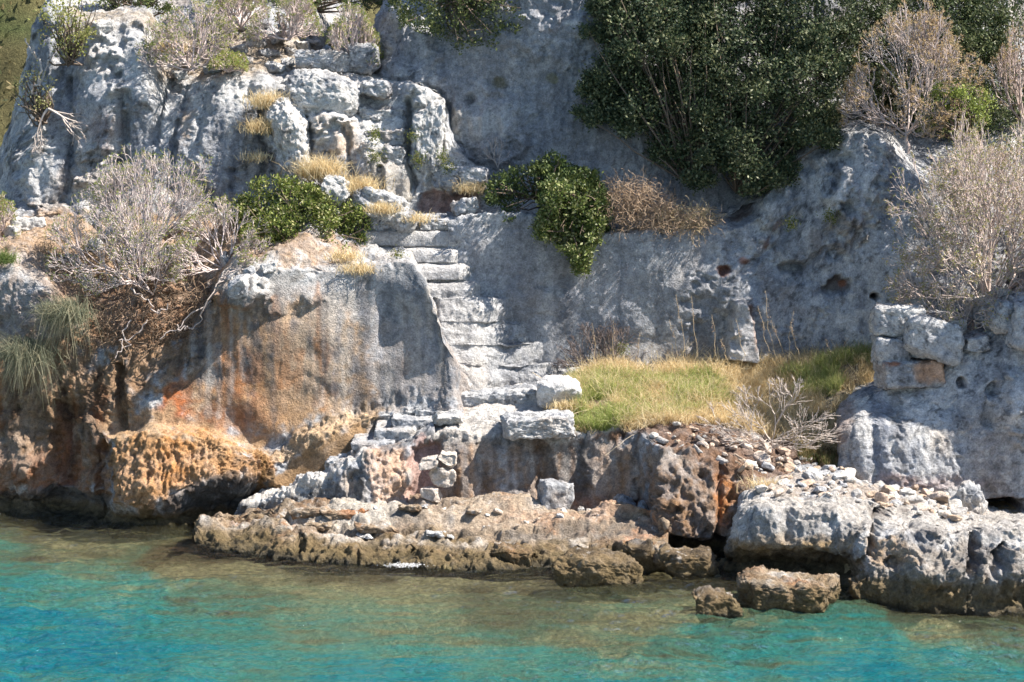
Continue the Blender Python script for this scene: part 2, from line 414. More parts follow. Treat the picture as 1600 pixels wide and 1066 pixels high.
def dry_shrub(name, label, base, Y, rx, h, ry, seed, levels=7, stems=9, tw=(.43, .37, .34), tip=True, group=None, tipcol=((.30, .32, .10), (.42, .38, .14), (.22, .28, .08)), spread=1.0,
              trunk=0, r0=.024, leafsize=.035, nleaf=5, tipr=.0046, cat='dry shrub', skew=(0, 0), drop=.12, upb=.08):
    """dome of bare forking twigs with small leaf rosettes at the tips; base in photo pixels, rx and h in pixels, ry metres"""
    R = np.random.default_rng(seed); B = W(base[0], base[1], Y); s = Y/F
    ph = R.uniform(0, 2*math.pi, stems); el = np.arccos(R.uniform(.05, 1, stems))*spread
    D = np.stack([np.sin(el)*np.cos(ph), np.sin(el)*np.sin(ph), np.cos(el)], -1); P = np.zeros((stems, 3)); P[:, 2] = trunk
    segs = []; rad = np.full(stems, 1.0); L = .30
    if trunk:
        for i in range(3):
            segs.append(np.array([[.02*math.sin(i*2), 0, trunk*i/3, .02*math.sin(i*2+2), 0, trunk*(i+1)/3, 2.2-.3*i, 2.0-.3*i]]))
    lens = [.27, .20, .16, .13, .105, .085, .065, .05, .04]
    for lv in range(levels):
        ln = lens[lv]*R.uniform(.6, 1.35, len(P))[:, None]
        mid = P+D*ln*.5+R.normal(size=P.shape)*ln*.06
        D2 = D+np.array([0, 0, upb])+R.normal(size=D.shape)*.10; D2 /= np.linalg.norm(D2, axis=1, keepdims=True)
        E = mid+D2*ln*.5; rn = rad*.72
        segs.append(np.concatenate([P, mid, rad[:, None], (rad*.86)[:, None]], 1)); segs.append(np.concatenate([mid, E, (rad*.86)[:, None], rn[:, None]], 1))
        if lv == levels-1: P, D = E, D2; break
        nc = R.choice([1, 2, 3], len(P), p=[.12, .6, .28]) if lv else np.full(len(P), 3)
        keep = R.uniform(0, 1, len(P)) > (drop if lv > 2 else 0)
        nc = nc*keep; k = np.repeat(np.arange(len(P)), nc)
        side = R.normal(size=(len(k), 3)); dd = D2[k]; side -= dd*np.sum(side*dd, 1, keepdims=True); side /= np.linalg.norm(side, axis=1, keepdims=True)
        ang = R.uniform(.22, .62, len(k))[:, None]
        D = dd*np.cos(ang)+side*np.sin(ang); D[:, 2] = np.where(D[:, 2] < -.25, D[:, 2]*.3, D[:, 2]); D /= np.linalg.norm(D, axis=1, keepdims=True)
        P = E[k]; rad = rn[k]
    S = np.concatenate(segs); hx = np.percentile(np.abs(S[:, 3]), 97); hz = np.percentile(S[:, 5], 99); hy = np.percentile(np.abs(S[:, 4]), 97)
    k = np.array([rx*s/hx, ry/hy, h*s/hz])
    S[:, :3] *= k; S[:, 3:6] *= k
    for c0, c1 in ((0, 2), (3, 5)):
        S[:, c0] += skew[0]*s*S[:, c1]; 
    S[:, :3] += B; S[:, 3:6] += B; S[:, 6:8] = np.maximum(S[:, 6:8]*r0, tipr)
    e = empty(name, tuple(B), label, cat, group)
    V, Fc = tubes(S); c = np.repeat(np.array(tw)[None]*R.uniform(.65, 1.3, (len(S), 1)), 6, 0); mesh_obj('branches', V, Fc, TWIG, c, parent=e)
    if tip and nleaf:
        T = P*k; T[:, 0] += skew[0]*s*T[:, 2]; T += B; n = len(T); q = np.repeat(np.arange(n), nleaf)
        v = R.normal(size=(len(q), 3))*.8+D[q]; PP = T[q]; V, Fc = leaves(PP, v, leafsize, .32, seed)
        mesh_obj('leaf_rosettes', V, Fc, DRYLEAF, leafcol(len(PP), tipcol, [1]*len(tipcol), seed), smooth=False, parent=e)
    return e
def blades(P, h, seed, lean=(0, 0, 0), w=.006, cols=None, wts=None, spread=.35, droop=.35, up=1.0):
    R = np.random.default_rng(seed); n = len(P); L = h*R.uniform(.45, 1.25, n)[:, None]
    d = np.concatenate([R.normal(size=(n, 2))*spread, np.full((n, 1), up)], 1)+np.array(lean); d /= np.linalg.norm(d, axis=1, keepdims=True)
    side = np.cross(d, R.normal(size=(n, 3))); side /= np.linalg.norm(side, axis=1, keepdims=True)
    m1 = P+d*L*.5; t = m1+(d+np.array([0, 0, -droop])*R.uniform(.2, 1.6, (n, 1)))*L*.5
    t[:, :2] += R.normal(size=(n, 2))*.12*L
    V = np.stack([P-side*w, P+side*w, m1+side*w*.8, m1-side*w*.8, t], 1).reshape(-1, 3)
    b = np.arange(n)[:, None]*5; Fc = np.concatenate([b+np.array([[0, 1, 2, 3]]), b+np.array([[3, 2, 4, 4]])])
    # a degenerate quad would render badly: the tip is made a sliver instead
    V = np.stack([P-side*w, P+side*w, m1+side*w*.8, m1-side*w*.8, t+side*w*.2, t-side*w*.2], 1).reshape(-1, 3)
    b = np.arange(n)[:, None]*6; Fc = np.concatenate([b+np.array([[0, 1, 2, 3]]), b+np.array([[3, 2, 4, 5]])])
    k = R.choice(len(cols), n, p=np.array(wts)/sum(wts)); c = np.array(cols)[k]*R.uniform(.75, 1.25, (n, 1))
    return V, Fc, np.repeat(c, 6, 0)
STRAW = [(.70, .57, .34), (.58, .44, .24), (.80, .69, .46)]; FRESH = [(.36, .41, .13), (.25, .31, .08), (.50, .50, .22)]
def walk_tube(p0, p1, r0, r1, seed, wob=.06, m=12):
    R = np.random.default_rng(seed); p0 = np.array(p0); p1 = np.array(p1); out = []; p = p0; off = np.zeros(3)
    for i in range(m):
        t = (i+1)/m; off = off*.8+R.normal(size=3)*wob*.5; q = p0+(p1-p0)*t+off*math.sin(math.pi*t)*2
        out.append([*p, *q, r0+(r1-r0)*i/m, r0+(r1-r0)*t]); p = q
    return out

# ================================================================== THE ROCK
def yw(py): return Y0(py, 0)
# ---- left cliff: water, notch, orange bulge, sheer quarried wall, ledge, upper crag, hill
Lc = []
def Lcol(px, w, notch, lip, bt, bs, top, back, um, ut, hm, hb):
    """w waterline row; notch, lip, bt bulge top, bs setback, top wall edge, back ledge back, um/ut upper crag, hm/hb hill: (row, distance)"""
    yy = yw(w); Lc.append((px, [(w+60, yy-.1), (w, yy), notch, lip, bt, bs, top, back, um, ut, hm, hb]))
Lcol(-60, 795, (772, 37.3), (764, 36.9), (650, 36.9), (638, 37.0), (430, 37.4), (345, 39.6), (320, 40.5), (300, 41.2), (310, 43), (330, 46))
Lcol(0,   797, (775, 37.3), (766, 36.8), (650, 36.8), (638, 36.9), (420, 37.3), (335, 39.5), (310, 40.2), (285, 40.9), (300, 43), (330, 46))
Lcol(22,  799, (776, 37.2), (767, 36.7), (650, 36.7), (638, 36.8), (425, 37.3), (325, 39.5), (260, 40.1), (170, 40.9), (190, 43), (250, 46))
Lcol(50,  803, (778, 37.0), (768, 36.5), (650, 36.6), (638, 36.7), (440, 37.2), (322, 39.4), (200, 40.0), (70, 40.9), (80, 43), (120, 46))
Lcol(80,  806, (780, 36.9), (768, 36.3), (650, 36.5), (638, 36.6), (470, 37.2), (318, 39.4), (180, 39.9), (15, 40.9), (-10, 43), (-30, 46))
Lcol(120, 812, (785, 36.6), (770, 36.0), (655, 36.2), (640, 36.5), (530, 37.0), (310, 39.3), (170, 39.8), (30, 40.7), (0, 43), (-60, 46))
Lcol(150, 821, (795, 36.0), (772, 35.5), (665, 35.9), (650, 36.4), (558, 36.9), (305, 39.3), (150, 39.7), (42, 40.6), (5, 43), (-60, 46))
Lcol(175, 823, (805, 35.7), (785, 35.1), (682, 35.5), (668, 36.2), (555, 36.8), (300, 39.3), (140, 39.6), (44, 40.5), (10, 43), (-60, 46))
Lcol(225, 825, (808, 35.6), (788, 34.9), (675, 35.4), (660, 36.1), (545, 36.8), (300, 39.2), (130, 39.6), (36, 40.4), (10, 43), (-60, 46))
Lcol(262, 824, (806, 35.7), (782, 35.0), (675, 35.4), (660, 36.1), (530, 36.8), (300, 39.2), (190, 39.6), (140, 40.1), (60, 43), (-60, 47))
Lcol(300, 821, (802, 35.9), (765, 35.1), (678, 35.5), (664, 36.1), (515, 36.8), (302, 39.2), (190, 39.5), (122, 40.0), (60, 43), (-60, 47))
Lcol(345, 817, (795, 36.2), (748, 35.3), (690, 35.6), (676, 36.1), (468, 36.8), (304, 39.1), (190, 39.5), (118, 39.9), (60, 42), (-60, 47))
Lcol(400, 808, (785, 36.4), (742, 35.6), (715, 35.8), (698, 36.2), (424, 36.6), (306, 39.1), (200, 39.4), (128, 39.9), (60, 42), (-60, 47))
Lcol(440, 808, (785, 36.2), (762, 35.85), (718, 35.95), (700, 36.2), (412, 36.6), (306, 39.0), (215, 39.3), (150, 39.8), (60, 42), (-60, 47))
Lcol(485, 808, (785, 36.2), (765, 35.85), (694, 35.98), (676, 36.2), (412, 36.6), (300, 38.9), (240, 39.2), (190, 39.8), (80, 42), (-40, 46))
Lcol(515, 808, (760, 36.4), (730, 35.9), (678, 36.0), (660, 36.2), (418, 36.6), (330, 38.8), (300, 39.6), (270, 41.0), (120, 43), (0, 46))
Lcol(560, 806, (740, 36.4), (700, 36.05), (658, 36.12), (640, 36.35), (420, 36.6), (375, 38.3), (350, 39.6), (330, 41.0), (200, 43), (0, 46))
Lcol(610, 806, (720, 36.5), (670, 36.3), (648, 36.3), (636, 36.45), (408, 36.65), (398, 37.7), (390, 39.6), (380, 41.0), (300, 43), (100, 46))
Lcol(645, 806, (720, 36.6), (670, 36.4), (646, 36.2), (634, 36.3), (414, 36.62), (402, 37.5), (400, 39.6), (398, 41.0), (390, 43), (380, 46))
Lcol(668, 806, (720, 36.6), (670, 36.4), (646, 36.15), (634, 36.22), (450, 36.52), (436, 37.4), (440, 39.6), (440, 41.0), (440, 43), (440, 46))
Lcol(690, 806, (720, 36.7), (670, 36.5), (646, 36.1), (632, 36.18), (495, 36.42), (482, 37.3), (485, 39.6), (490, 41.0), (500, 43), (500, 46))
Lcol(712, 806, (720, 36.8), (670, 36.6), (646, 36.1), (630, 36.15), (560, 36.36), (550, 37.3), (550, 39.6), (555, 41.0), (560, 43), (560, 46))
Lcol(735, 806, (720, 37.0), (670, 36.8), (646, 36.8), (634, 36.9), (612, 36.9), (606, 37.4), (606, 39.6), (606, 41.0), (606, 43), (606, 46))
wallD = ('p', [(330, 480), (400, 420), (640, 415), (690, 500), (720, 610), (600, 632), (520, 665), (430, 700), (330, 680), (250, 660), (250, 600)])
bulge = ('p', [(168, 700), (200, 680), (330, 680), (400, 712), (440, 725), (430, 760), (330, 750), (240, 800), (170, 780)])
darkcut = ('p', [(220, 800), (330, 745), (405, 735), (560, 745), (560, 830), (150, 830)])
leftbrown = ('p', [(-60, 430), (120, 470), (160, 560), (330, 480), (320, 560), (230, 620), (170, 690), (160, 780), (-60, 775)])
L_feats = [(('p', [(180, 570), (196, 570), (192, 660), (182, 660)]), -.30, 10),
           (('e', 100, 690, 26, 70), -.22, 20), (('e', 45, 640, 18, 50), -.15, 14), (('e', 20, 720, 30, 40), .15, 14), (('e', 160, 740, 12, 60), -.25, 12),
           (('e', 262, 430, 34, 26), .2, 20), (('e', 378, 455, 40, 26), .35, 18), (('e', 440, 450, 60, 40), .10, 20),
           # upper crag: folds, crevices and columns
           (('l', [(104, 120), (112, 200), (106, 300)], 3), -.28, 12), (('l', [(196, 150), (188, 240), (180, 300)], 5), -.30, 14),
           (('l', [(255, 150), (240, 220), (230, 300)], 4), -.25, 12), (('l', [(290, 130), (275, 200), (262, 290)], 3), -.18, 10),
           (('l', [(325, 150), (310, 220)], 3), -.15, 10), (('e', 220, 110, 34, 60, 10), .25, 24), (('e', 150, 170, 36, 90, 5), .25, 28),
           (('e', 350, 220, 40, 90, 8), .18, 26), (('e', 60, 150, 24, 100, 12), .2, 20), (('e', 455, 235, 32, 58, -20), .45, 18),
           (('e', 268, 138, 16, 9), -.3, 8), (('e', 80, 280, 30, 60, 10), .2, 20),
           (('l', [(408, 180), (415, 240), (400, 290)], 4), -.2, 10)]
L_paints = [
    (('p', [(-60, 345), (100, 335), (230, 330), (380, 335), (560, 380), (540, 412), (380, 440), (330, 500), (240, 560), (130, 550), (60, 440), (-60, 420)]), (.40, .26, .15), .85, 24, .25),
    (('p', [(240, 40), (600, 60), (600, 112), (440, 120), (250, 125)]), (.40, .31, .21), .8, 16, .35), (('p', [(110, 20), (240, 26), (250, 50), (120, 60)]), (.36, .27, .16), .6, 16, .4),
    (leftbrown, (.27, .165, .09), .95, 40, .15), (('l', [(-60, 560), (60, 620), (150, 600)], 50), (.38, .25, .15), .5, 40, .6), (('e', 30, 470, 60, 60), GREY, .6, 40, .4), (('e', 215, 480, 120, 55), DIRT, .7, 30, .4),
    (('e', 55, 735, 100, 35), RED, .55, 40, .5), (('e', 95, 690, 12, 60), (.16, .05, .03), .8, 14, .2), (('e', 150, 650, 40, 60), (.10, .07, .05), .6, 30, .5),
    (('e', 20, 700, 30, 30), (.30, .26, .22), .6, 30, .4),
    (wallD, (.42, .27, .15), .92, 50, .15), (('p', [(440, 420), (640, 415), (700, 520), (720, 615), (600, 630), (560, 560), (545, 480)]), (.36, .36, .37), .9, 36, .2),
    (('p', [(345, 450), (400, 415), (660, 410), (680, 500), (560, 520), (470, 480), (400, 500)]), (.40, .41, .42), .8, 34, .3), (('e', 520, 540, 50, 90), (.46, .41, .35), .65, 40, .4), (('e', 430, 435, 60, 28), (.55, .55, .54), .8, 30, .3), (('p', [(270, 596), (288, 562), (300, 620), (298, 668), (250, 672), (242, 640)]), (.42, .12, .035), .85, 22, .4),  # near-white ellipse: sunlight on the wall top, painted in
    (('p', [(330, 500), (420, 470), (470, 560), (450, 680), (330, 670), (300, 600)]), (.42, .22, .10), .6, 40, .35), (('e', 370, 590, 38, 50), (.40, .15, .05), .8, 30, .35), (('e', 360, 650, 60, 35), (.33, .15, .08), .8, 30, .4), (('e', 470, 560, 60, 90), (.42, .34, .26), .6, 40, .5),
    (('e', 505, 560, 14, 36), (.42, .17, .06), .6, 14, .4), (('e', 470, 640, 60, 26), (.40, .24, .12), .6, 30, .4), (('e', 415, 540, 18, 60), (.25, .17, .10), .5, 18, .5),
    (('l', [(572, 440), (567, 540), (562, 635)], 9), (.10, .085, .07), .85, 12, .35), (('l', [(605, 450), (612, 540), (606, 625)], 14), (.15, .165, .19), .8, 18, .35),
    (('p', [(616, 440), (645, 415), (670, 470), (690, 520), (715, 600), (690, 620), (672, 520), (640, 470)]), (.14, .155, .18), .75, 14, .3),  # pinnacle-shaped cast shadow painted onto the wall in dark blue-grey
    (('l', [(590, 480), (588, 600)], 6), (.50, .46, .42), .6, 10, .5), (('l', [(648, 520), (652, 610)], 10), (.46, .42, .39), .6, 14, .5), (('e', 632, 560, 5, 20), (.36, .16, .07), .7, 8, .3),
    (('l', [(380, 470), (395, 500), (430, 490), (440, 440)], 16), (.15, .135, .12), .65, 24, .5), (('e', 300, 540, 30, 60), (.13, .10, .08), .6, 30, .5),
    (('l', [(250, 575), (300, 560), (330, 590)], 16), (.12, .10, .085), .6, 24, .5),
    (('p', [(150, 640), (260, 640), (340, 670), (440, 700), (560, 640), (600, 640), (560, 670), (440, 730), (300, 700), (170, 700)]), (.46, .31, .18), .9, 22, .15), (bulge, (.46, .26, .12), .95, 22, .15), (('e', 270, 720, 26, 50, 15), (.52, .24, .08), .7, 24, .45), (('l', [(440, 712), (500, 668), (575, 640)], 12), (.54, .39, .25), .8, 12, .3),  # last line: sunlit strip along the wall foot, painted paler
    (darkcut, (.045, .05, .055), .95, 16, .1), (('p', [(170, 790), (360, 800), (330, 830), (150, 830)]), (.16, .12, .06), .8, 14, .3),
    (('p', [(415, 745), (560, 660), (580, 690), (560, 760), (415, 770)]), (.33, .21, .11), .95, 12, .1), (('e', 408, 750, 10, 26), (.19, .10, .03), .8, 10, .2),
    (('p', [(-60, 768), (120, 768), (165, 790), (150, 820), (-60, 800)]), (.14, .14, .14), .95, 10, .2),
    (('e', 290, 290, 30, 30), (.32, .24, .17), .6, 30, .5), (('e', 160, 200, 26, 26), (.30, .20, .16), .5, 26, .6), (('e', 290, 195, 12, 26), (.38, .27, .17), .6, 14, .4),
    (('l', [(210, 170), (196, 280)], 10), (.15, .17, .20), .6, 14, .3), (('l', [(232, 180), (225, 280)], 9), (.52, .52, .53), .7, 12, .3),
    (('e', 200, 90, 45, 40), (.58, .575, .57), .8, 30, .4), (('e', 125, 150, 30, 60), (.50, .50, .51), .5, 30, .4), (('e', 395, 140, 60, 22), (.58, .575, .56), .8, 20, .4),
    (('e', 460, 235, 34, 60), (.58, .575, .56), .8, 20, .4)]
for i in range(9):
    x = 200+i*27; L_paints.append((('l', [(x, 150+rnd.uniform(0, 40)), (x-8, 290)], rnd.uniform(2, 6)), (.15, .155, .17) if i % 2 else (.50, .495, .49), .6, 9, .35))
for i in range(100):
    x = rnd.uniform(300, 700); y = rnd.uniform(440, 560); q = rnd.random(); cl = (.15, .135, .13) if q < .4 else ((.50, .45, .40) if q < .72 else ((.38, .19, .09) if x < 520 else (.30, .30, .32)))
    L_paints.append((('l', [(x, y), (x+rnd.uniform(-5, 5), min(y+rnd.uniform(40, 150), 640 if x > 440 else 680))], rnd.uniform(1.5, 7)), cl, .6, 7, .45))
for i in range(26):
    x = rnd.uniform(-10, 165); y = rnd.uniform(560, 700); q = rnd.random(); cl = (.09, .055, .035) if q < .45 else ((.40, .30, .22) if q < .75 else (.36, .14, .05))
    L_paints.append((('l', [(x, y), (x+rnd.uniform(-8, 8), min(y+rnd.uniform(30, 110), 762))], rnd.uniform(3, 10)), cl, .6, 12, .5))
L_rough = [(wallD, .22, 30), (bulge, .9, 20), (('l', [(440, 712), (500, 668), (600, 640)], 14), .8, 14), (('p', [(415, 745), (560, 660), (580, 700), (560, 770), (415, 775)]), .12, 10),
           (('p', [(60, 80), (480, 150), (470, 300), (60, 320)]), .6, 30), (leftbrown, 1.5, 30), (('e', 215, 470, 130, 60), 1.6, 30)]
SL = sheet('cliff', Lc, L_feats, L_paints, L_rough, 'grey', 3, flute=[(bulge, .075, 16), (('l', [(400, 725), (440, 712), (500, 672), (590, 642)], 16), .05, 12), (('p', [(100, 140), (480, 150), (470, 290), (110, 300)]), .022, 30), (('p', [(-60, 560), (170, 560), (165, 760), (-60, 760)]), .035, 30)], amp=(.13, .065, .042, .022), water=.22, mat=ROCKW, label='sheer grey and orange quarried sea cliff on the left')

# ---- terrace and the low wall under it
Tc = [(575, [(830, 35.2), (805, 35.3), (760, 35.7), (755, 36.1), (750, 36.8), (745, 37.6)]), (618, [(835, 35.1), (800, 35.2), (720, 35.6), (712, 36.1), (706, 36.8), (700, 37.6)]),
      (655, [(840, 34.9), (795, 35.0), (686, 35.35), (655, 36.1), (622, 37.2), (600, 38.2)]),
      (700, [(840, 34.9), (792, 35.0), (672, 35.35), (646, 36.2), (612, 37.4), (590, 38.4)]),
      (800, [(845, 34.9), (797, 35.0), (682, 35.35), (648, 36.2), (600, 37.6), (585, 38.6)]),
      (900, [(850, 34.9), (802, 35.0), (684, 35.3), (625, 36.5), (572, 38.1), (560, 39.0)]),
      (960, [(850, 34.8), (805, 34.9), (672, 35.2), (625, 36.6), (566, 38.3), (556, 39.2)]),
      (1005, [(880, 34.3), (815, 34.5), (684, 34.9), (630, 36.5), (562, 38.4), (552, 39.4)]),
      (1030, [(930, 32.9), (868, 33.05), (704, 34.0), (634, 36.4), (560, 38.5), (552, 39.4)]),
      (1100, [(930, 32.9), (870, 33.0), (716, 33.9), (645, 36.2), (562, 38.5), (552, 39.4)]),
      (1165, [(930, 32.6), (880, 32.6), (742, 33.7), (668, 36.0), (566, 38.4), (556, 39.2)]),
      (1200, [(930, 32.6), (880, 32.6), (755, 34.0), (690, 35.8), (566, 38.3), (556, 39.2)]),
      (1290, [(930, 33.6), (860, 33.6), (738, 34.6), (700, 35.6), (555, 38.1), (548, 39.0)]),
      (1370, [(930, 33.6), (860, 33.6), (742, 34.8), (706, 35.6), (546, 37.9), (540, 39.0)]),
      (1460, [(930, 33.6), (860, 33.6), (770, 34.8), (730, 35.6), (560, 37.6), (550, 38.6)])]
dirtT = ('p', [(900, 690), (1010, 655), (1100, 655), (1190, 690), (1310, 690), (1330, 720), (1200, 760), (1060, 715), (1000, 680)])
T_paints = [(('p', [(560, 690), (650, 665), (890, 690), (1010, 690), (1010, 820), (560, 800)]), (.33, .25, .19), .8, 24, .3),
    (('p', [(575, 700), (640, 710), (640, 780), (590, 780)]), (.50, .34, .24), .8, 16, .3), (('p', [(640, 700), (690, 690), (700, 760), (660, 785), (635, 780)]), (.42, .29, .27), .9, 14, .1),
    (('p', [(712, 700), (745, 700), (742, 780), (715, 780)]), (.13, .11, .10), .75, 18, .4), (('e', 755, 745, 16, 34), (.16, .09, .04), .8, 14, .3),
    (('e', 800, 740, 22, 50), (.50, .48, .47), .85, 18, .35), (('l', [(845, 695), (838, 790)], 9), (.26, .15, .08), .8, 12, .3),
    (('p', [(872, 700), (920, 690), (925, 790), (865, 780)]), (.13, .13, .13), .85, 16, .3), (('l', [(893, 700), (895, 780)], 4), (.17, .10, .06), .6, 8, .2),
    (('p', [(930, 700), (1010, 700), (1015, 790), (930, 780)]), (.40, .28, .20), .85, 20, .4), (('e', 985, 720, 30, 18), (.13, .12, .11), .5, 16, .5),
    (('e', 960, 785, 90, 14), (.42, .22, .14), .6, 14, .5), (('l', [(700, 790), (1000, 806)], 4), (.12, .08, .06), .8, 8, .3),
    (('p', [(1012, 700), (1180, 730), (1185, 880), (1012, 870)]), (.21, .13, .075), .9, 18, .35), (('e', 1130, 780, 14, 40), (.42, .16, .04), .7, 14, .4), (('e', 1060, 800, 26, 30), (.30, .17, .08), .6, 20, .4),
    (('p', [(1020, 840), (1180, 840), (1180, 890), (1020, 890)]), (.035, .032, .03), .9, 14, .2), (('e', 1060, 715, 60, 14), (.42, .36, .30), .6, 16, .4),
    (dirtT, (.17, .095, .055), .95, 16, .15), (('p', [(900, 600), (1370, 545), (1370, 700), (1180, 680), (1060, 640), (880, 672)]), (.30, .22, .11), .9, 16, .2),
    (('p', [(600, 640), (700, 612), (830, 600), (850, 650), (790, 690), (640, 692)]), (.60, .56, .51), .85, 14, .25), (('l', [(690, 655), (790, 668)], 4), (.14, .13, .13), .6, 8, .5), (('l', [(650, 690), (790, 690)], 6), (.16, .15, .14), .6, 8, .5), (('e', 700, 636, 60, 8), (.50, .36, .26), .5, 10, .4)]
for i in range(44):
    x = rnd.uniform(700, 1010); y = rnd.uniform(688, 730); q = rnd.random(); cl = (.10, .085, .075) if q < .4 else ((.52, .47, .42) if q < .7 else (.40, .24, .13))
    T_paints.append((('l', [(x, y), (x+rnd.uniform(-6, 6), min(y+rnd.uniform(30, 90), 795))], rnd.uniform(2, 7)), cl, .55, 8, .5))
T_feats = [(('p', [(640, 705), (690, 690), (700, 760), (660, 785), (632, 780)]), -.22, 14), (('p', [(712, 700), (745, 690), (742, 785), (715, 785)]), .16, 14),
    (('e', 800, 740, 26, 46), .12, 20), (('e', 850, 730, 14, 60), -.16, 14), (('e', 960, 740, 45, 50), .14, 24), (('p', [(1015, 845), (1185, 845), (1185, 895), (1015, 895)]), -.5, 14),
    (('e', 1090, 800, 40, 40), .22, 24), (('e', 1045, 760, 20, 50), .15, 14), (('l', [(1128, 730), (1120, 840)], 4), -.2, 10), (('p', [(575, 700), (640, 712), (640, 780), (585, 785)]), .15, 14)]
T_rough = [(('p', [(580, 690), (1010, 690), (1010, 820), (580, 800)]), .45, 20), (('p', [(1012, 700), (1180, 730), (1185, 880), (1012, 870)]), 1.7, 20), (dirtT, 1.5, 20),
    (('p', [(860, 700), (925, 690), (925, 790), (860, 790)]), .4, 16), (('p', [(640, 605), (1370, 540), (1370, 660), (640, 660)]), .6, 20)]
def Tkf(FP, c, px, py):
    i, m = each(('p', [(905, 650), (960, 590), (1180, 585), (1350, 565), (1310, 650), (1180, 655), (1040, 640), (930, 664)]), 44, px, py, px*0)
    FP[i, 2] += m*(.13+.22*fbm(FP[i]*np.array([.9, 1.3, 0]), 3, 5)); return FP, c
ST = sheet('terrace', Tc, T_feats, T_paints, T_rough, 'grey', 14, amp=(.07, .05, .05, .028), water=.12, mat=ROCKW, kfn=Tkf, label='grassy terrace above a low brown streaked rock wall')

# ---- back wall behind the terrace and the stairs
Gc = [(700, [(680, 37.85), (640, 37.85), (500, 37.95), (345, 38.15), (338, 39.4), (330, 41)]),
      (730, [(680, 38.0), (615, 38.0), (500, 38.05), (336, 38.15), (328, 39.5), (320, 41)]),
      (780, [(680, 38.05), (598, 38.05), (480, 38.1), (330, 38.2), (322, 39.6), (310, 41)]),
      (860, [(660, 38.1), (585, 38.1), (460, 38.1), (340, 38.2), (330, 39.6), (320, 41)]),
      (950, [(650, 38.1), (570, 38.1), (460, 38.1), (362, 38.2), (345, 39.4), (330, 41)]),
      (1010, [(650, 38.1), (562, 38.1), (460, 38.1), (366, 38.2), (348, 39.4), (330, 41)]),
      (1070, [(650, 38.05), (560, 38.05), (460, 38.1), (366, 38.25), (350, 39.4), (330, 41)]),
      (1130, [(650, 38.0), (564, 38.0), (460, 38.1), (352, 38.5), (330, 39.6), (300, 41.5)]),
      (1190, [(650, 38.0), (566, 38.0), (460, 38.2), (318, 38.8), (290, 39.9), (250, 42)]),
      (1240, [(650, 38.1), (566, 38.2), (440, 38.4), (250, 39.1), (225, 40.2), (200, 42)]),
      (1290, [(650, 37.9), (560, 37.9), (420, 38.1), (212, 38.9), (190, 40.2), (150, 42)]),
      (1345, [(650, 37.7), (555, 37.7), (400, 37.8), (190, 38.6), (170, 40.0), (120, 42)]),
      (1390, [(650, 37.4), (548, 37.5), (400, 37.5), (235, 38.2), (190, 39.6), (120, 42)]),
      (1440, [(650, 37.1), (540, 37.2), (440, 37.2), (300, 37.8), (230, 39.2), (120, 42)]),
      (1520, [(650, 36.9), (540, 36.9), (470, 37.0), (380, 37.6), (260, 39.0), (120, 42)]),
      (1700, [(650, 36.5), (520, 36.6), (450, 36.8), (360, 37.4), (240, 39.0), (100, 42)])]
cut = ('p', [(720, 345), (1120, 370), (1140, 440), (1100, 560), (740, 610)])
G_feats = [(('e', 1160, 335, 26, 12, -30), -.45, 8), (('l', [(1235, 255), (1240, 330), (1215, 380), (1140, 440)], 4), -.14, 16), (('e', 1130, 422, 12, 8), -.22, 7), 
    (('e', 1240, 418, 20, 8), -.3, 7), (('e', 1302, 397, 12, 8), -.2, 7), (('e', 1310, 447, 24, 12, -8), -.28, 9), 
    (('e', 1369, 464, 8, 6), -.4, 5), (('e', 1260, 330, 60, 80, 20), .22, 40), (('e', 1340, 280, 40, 80, 10), .25, 34), (('e', 1230, 480, 50, 50), .12, 34),
    (('p', [(1132, 560), (1146, 470), (1158, 468), (1178, 500), (1182, 565)]), .5, 7), (('e', 1190, 420, 30, 30), -.10, 30), (('l', [(1150, 350), (1190, 400), (1140, 440), (1130, 480)], 12), .10, 20),
    (('e', 850, 470, 60, 20), .05, 16), (('e', 1110, 500, 30, 60), -.15, 30)]
G_paints = [(cut, (.32, .325, .34), .7, 24, .4), (('l', [(862, 430), (858, 500)], 9), (.46, .45, .45), .7, 9, .3), (('l', [(735, 350), (730, 420)], 10), (.46, .46, .47), .6, 14, .4),  # first pale streak: sunlit gap between bush shadows, painted on
    (('l', [(960, 375), (955, 480)], 26), (.42, .42, .44), .5, 20, .4), (('l', [(885, 440), (885, 520)], 12), (.13, .14, .16), .6, 12, .3), (('l', [(820, 380), (815, 520)], 16), (.17, .175, .19), .5, 20, .4),
    (('l', [(905, 420), (900, 500)], 5), (.40, .40, .42), .5, 8, .3), (('e', 1095, 480, 36, 60), (.17, .175, .19), .7, 34, .5), (('l', [(975, 440), (980, 560)], 18), (.34, .345, .37), .6, 18, .4),
    (('e', 1050, 560, 90, 30), (.30, .25, .20), .5, 24, .5), (('e', 1130, 422, 13, 10), RED, .9, 4, .2), (('e', 1163, 407, 8, 5), RED, .7, 4, .2), (('l', [(1215, 345), (1196, 385)], 4), (.17, .09, .06), .8, 5, .2),
    (('e', 1310, 445, 22, 12), (.10, .07, .06), .8, 5, .2), (('e', 1320, 444, 7, 6), RED, .8, 4, .1), (('e', 1369, 464, 8, 6), (.06, .03, .03), .9, 4, .1), (('e', 1160, 333, 20, 9, -30), (.13, .08, .055), .8, 6, .3),
    (('p', [(1132, 560), (1146, 470), (1158, 468), (1178, 500), (1182, 565)]), (.50, .49, .49), .9, 7, .2), (('l', [(1172, 480), (1178, 540)], 3), (.24, .13, .08), .8, 5, .2), (('e', 1240, 545, 60, 14), (.15, .15, .16), .5, 16, .5)]
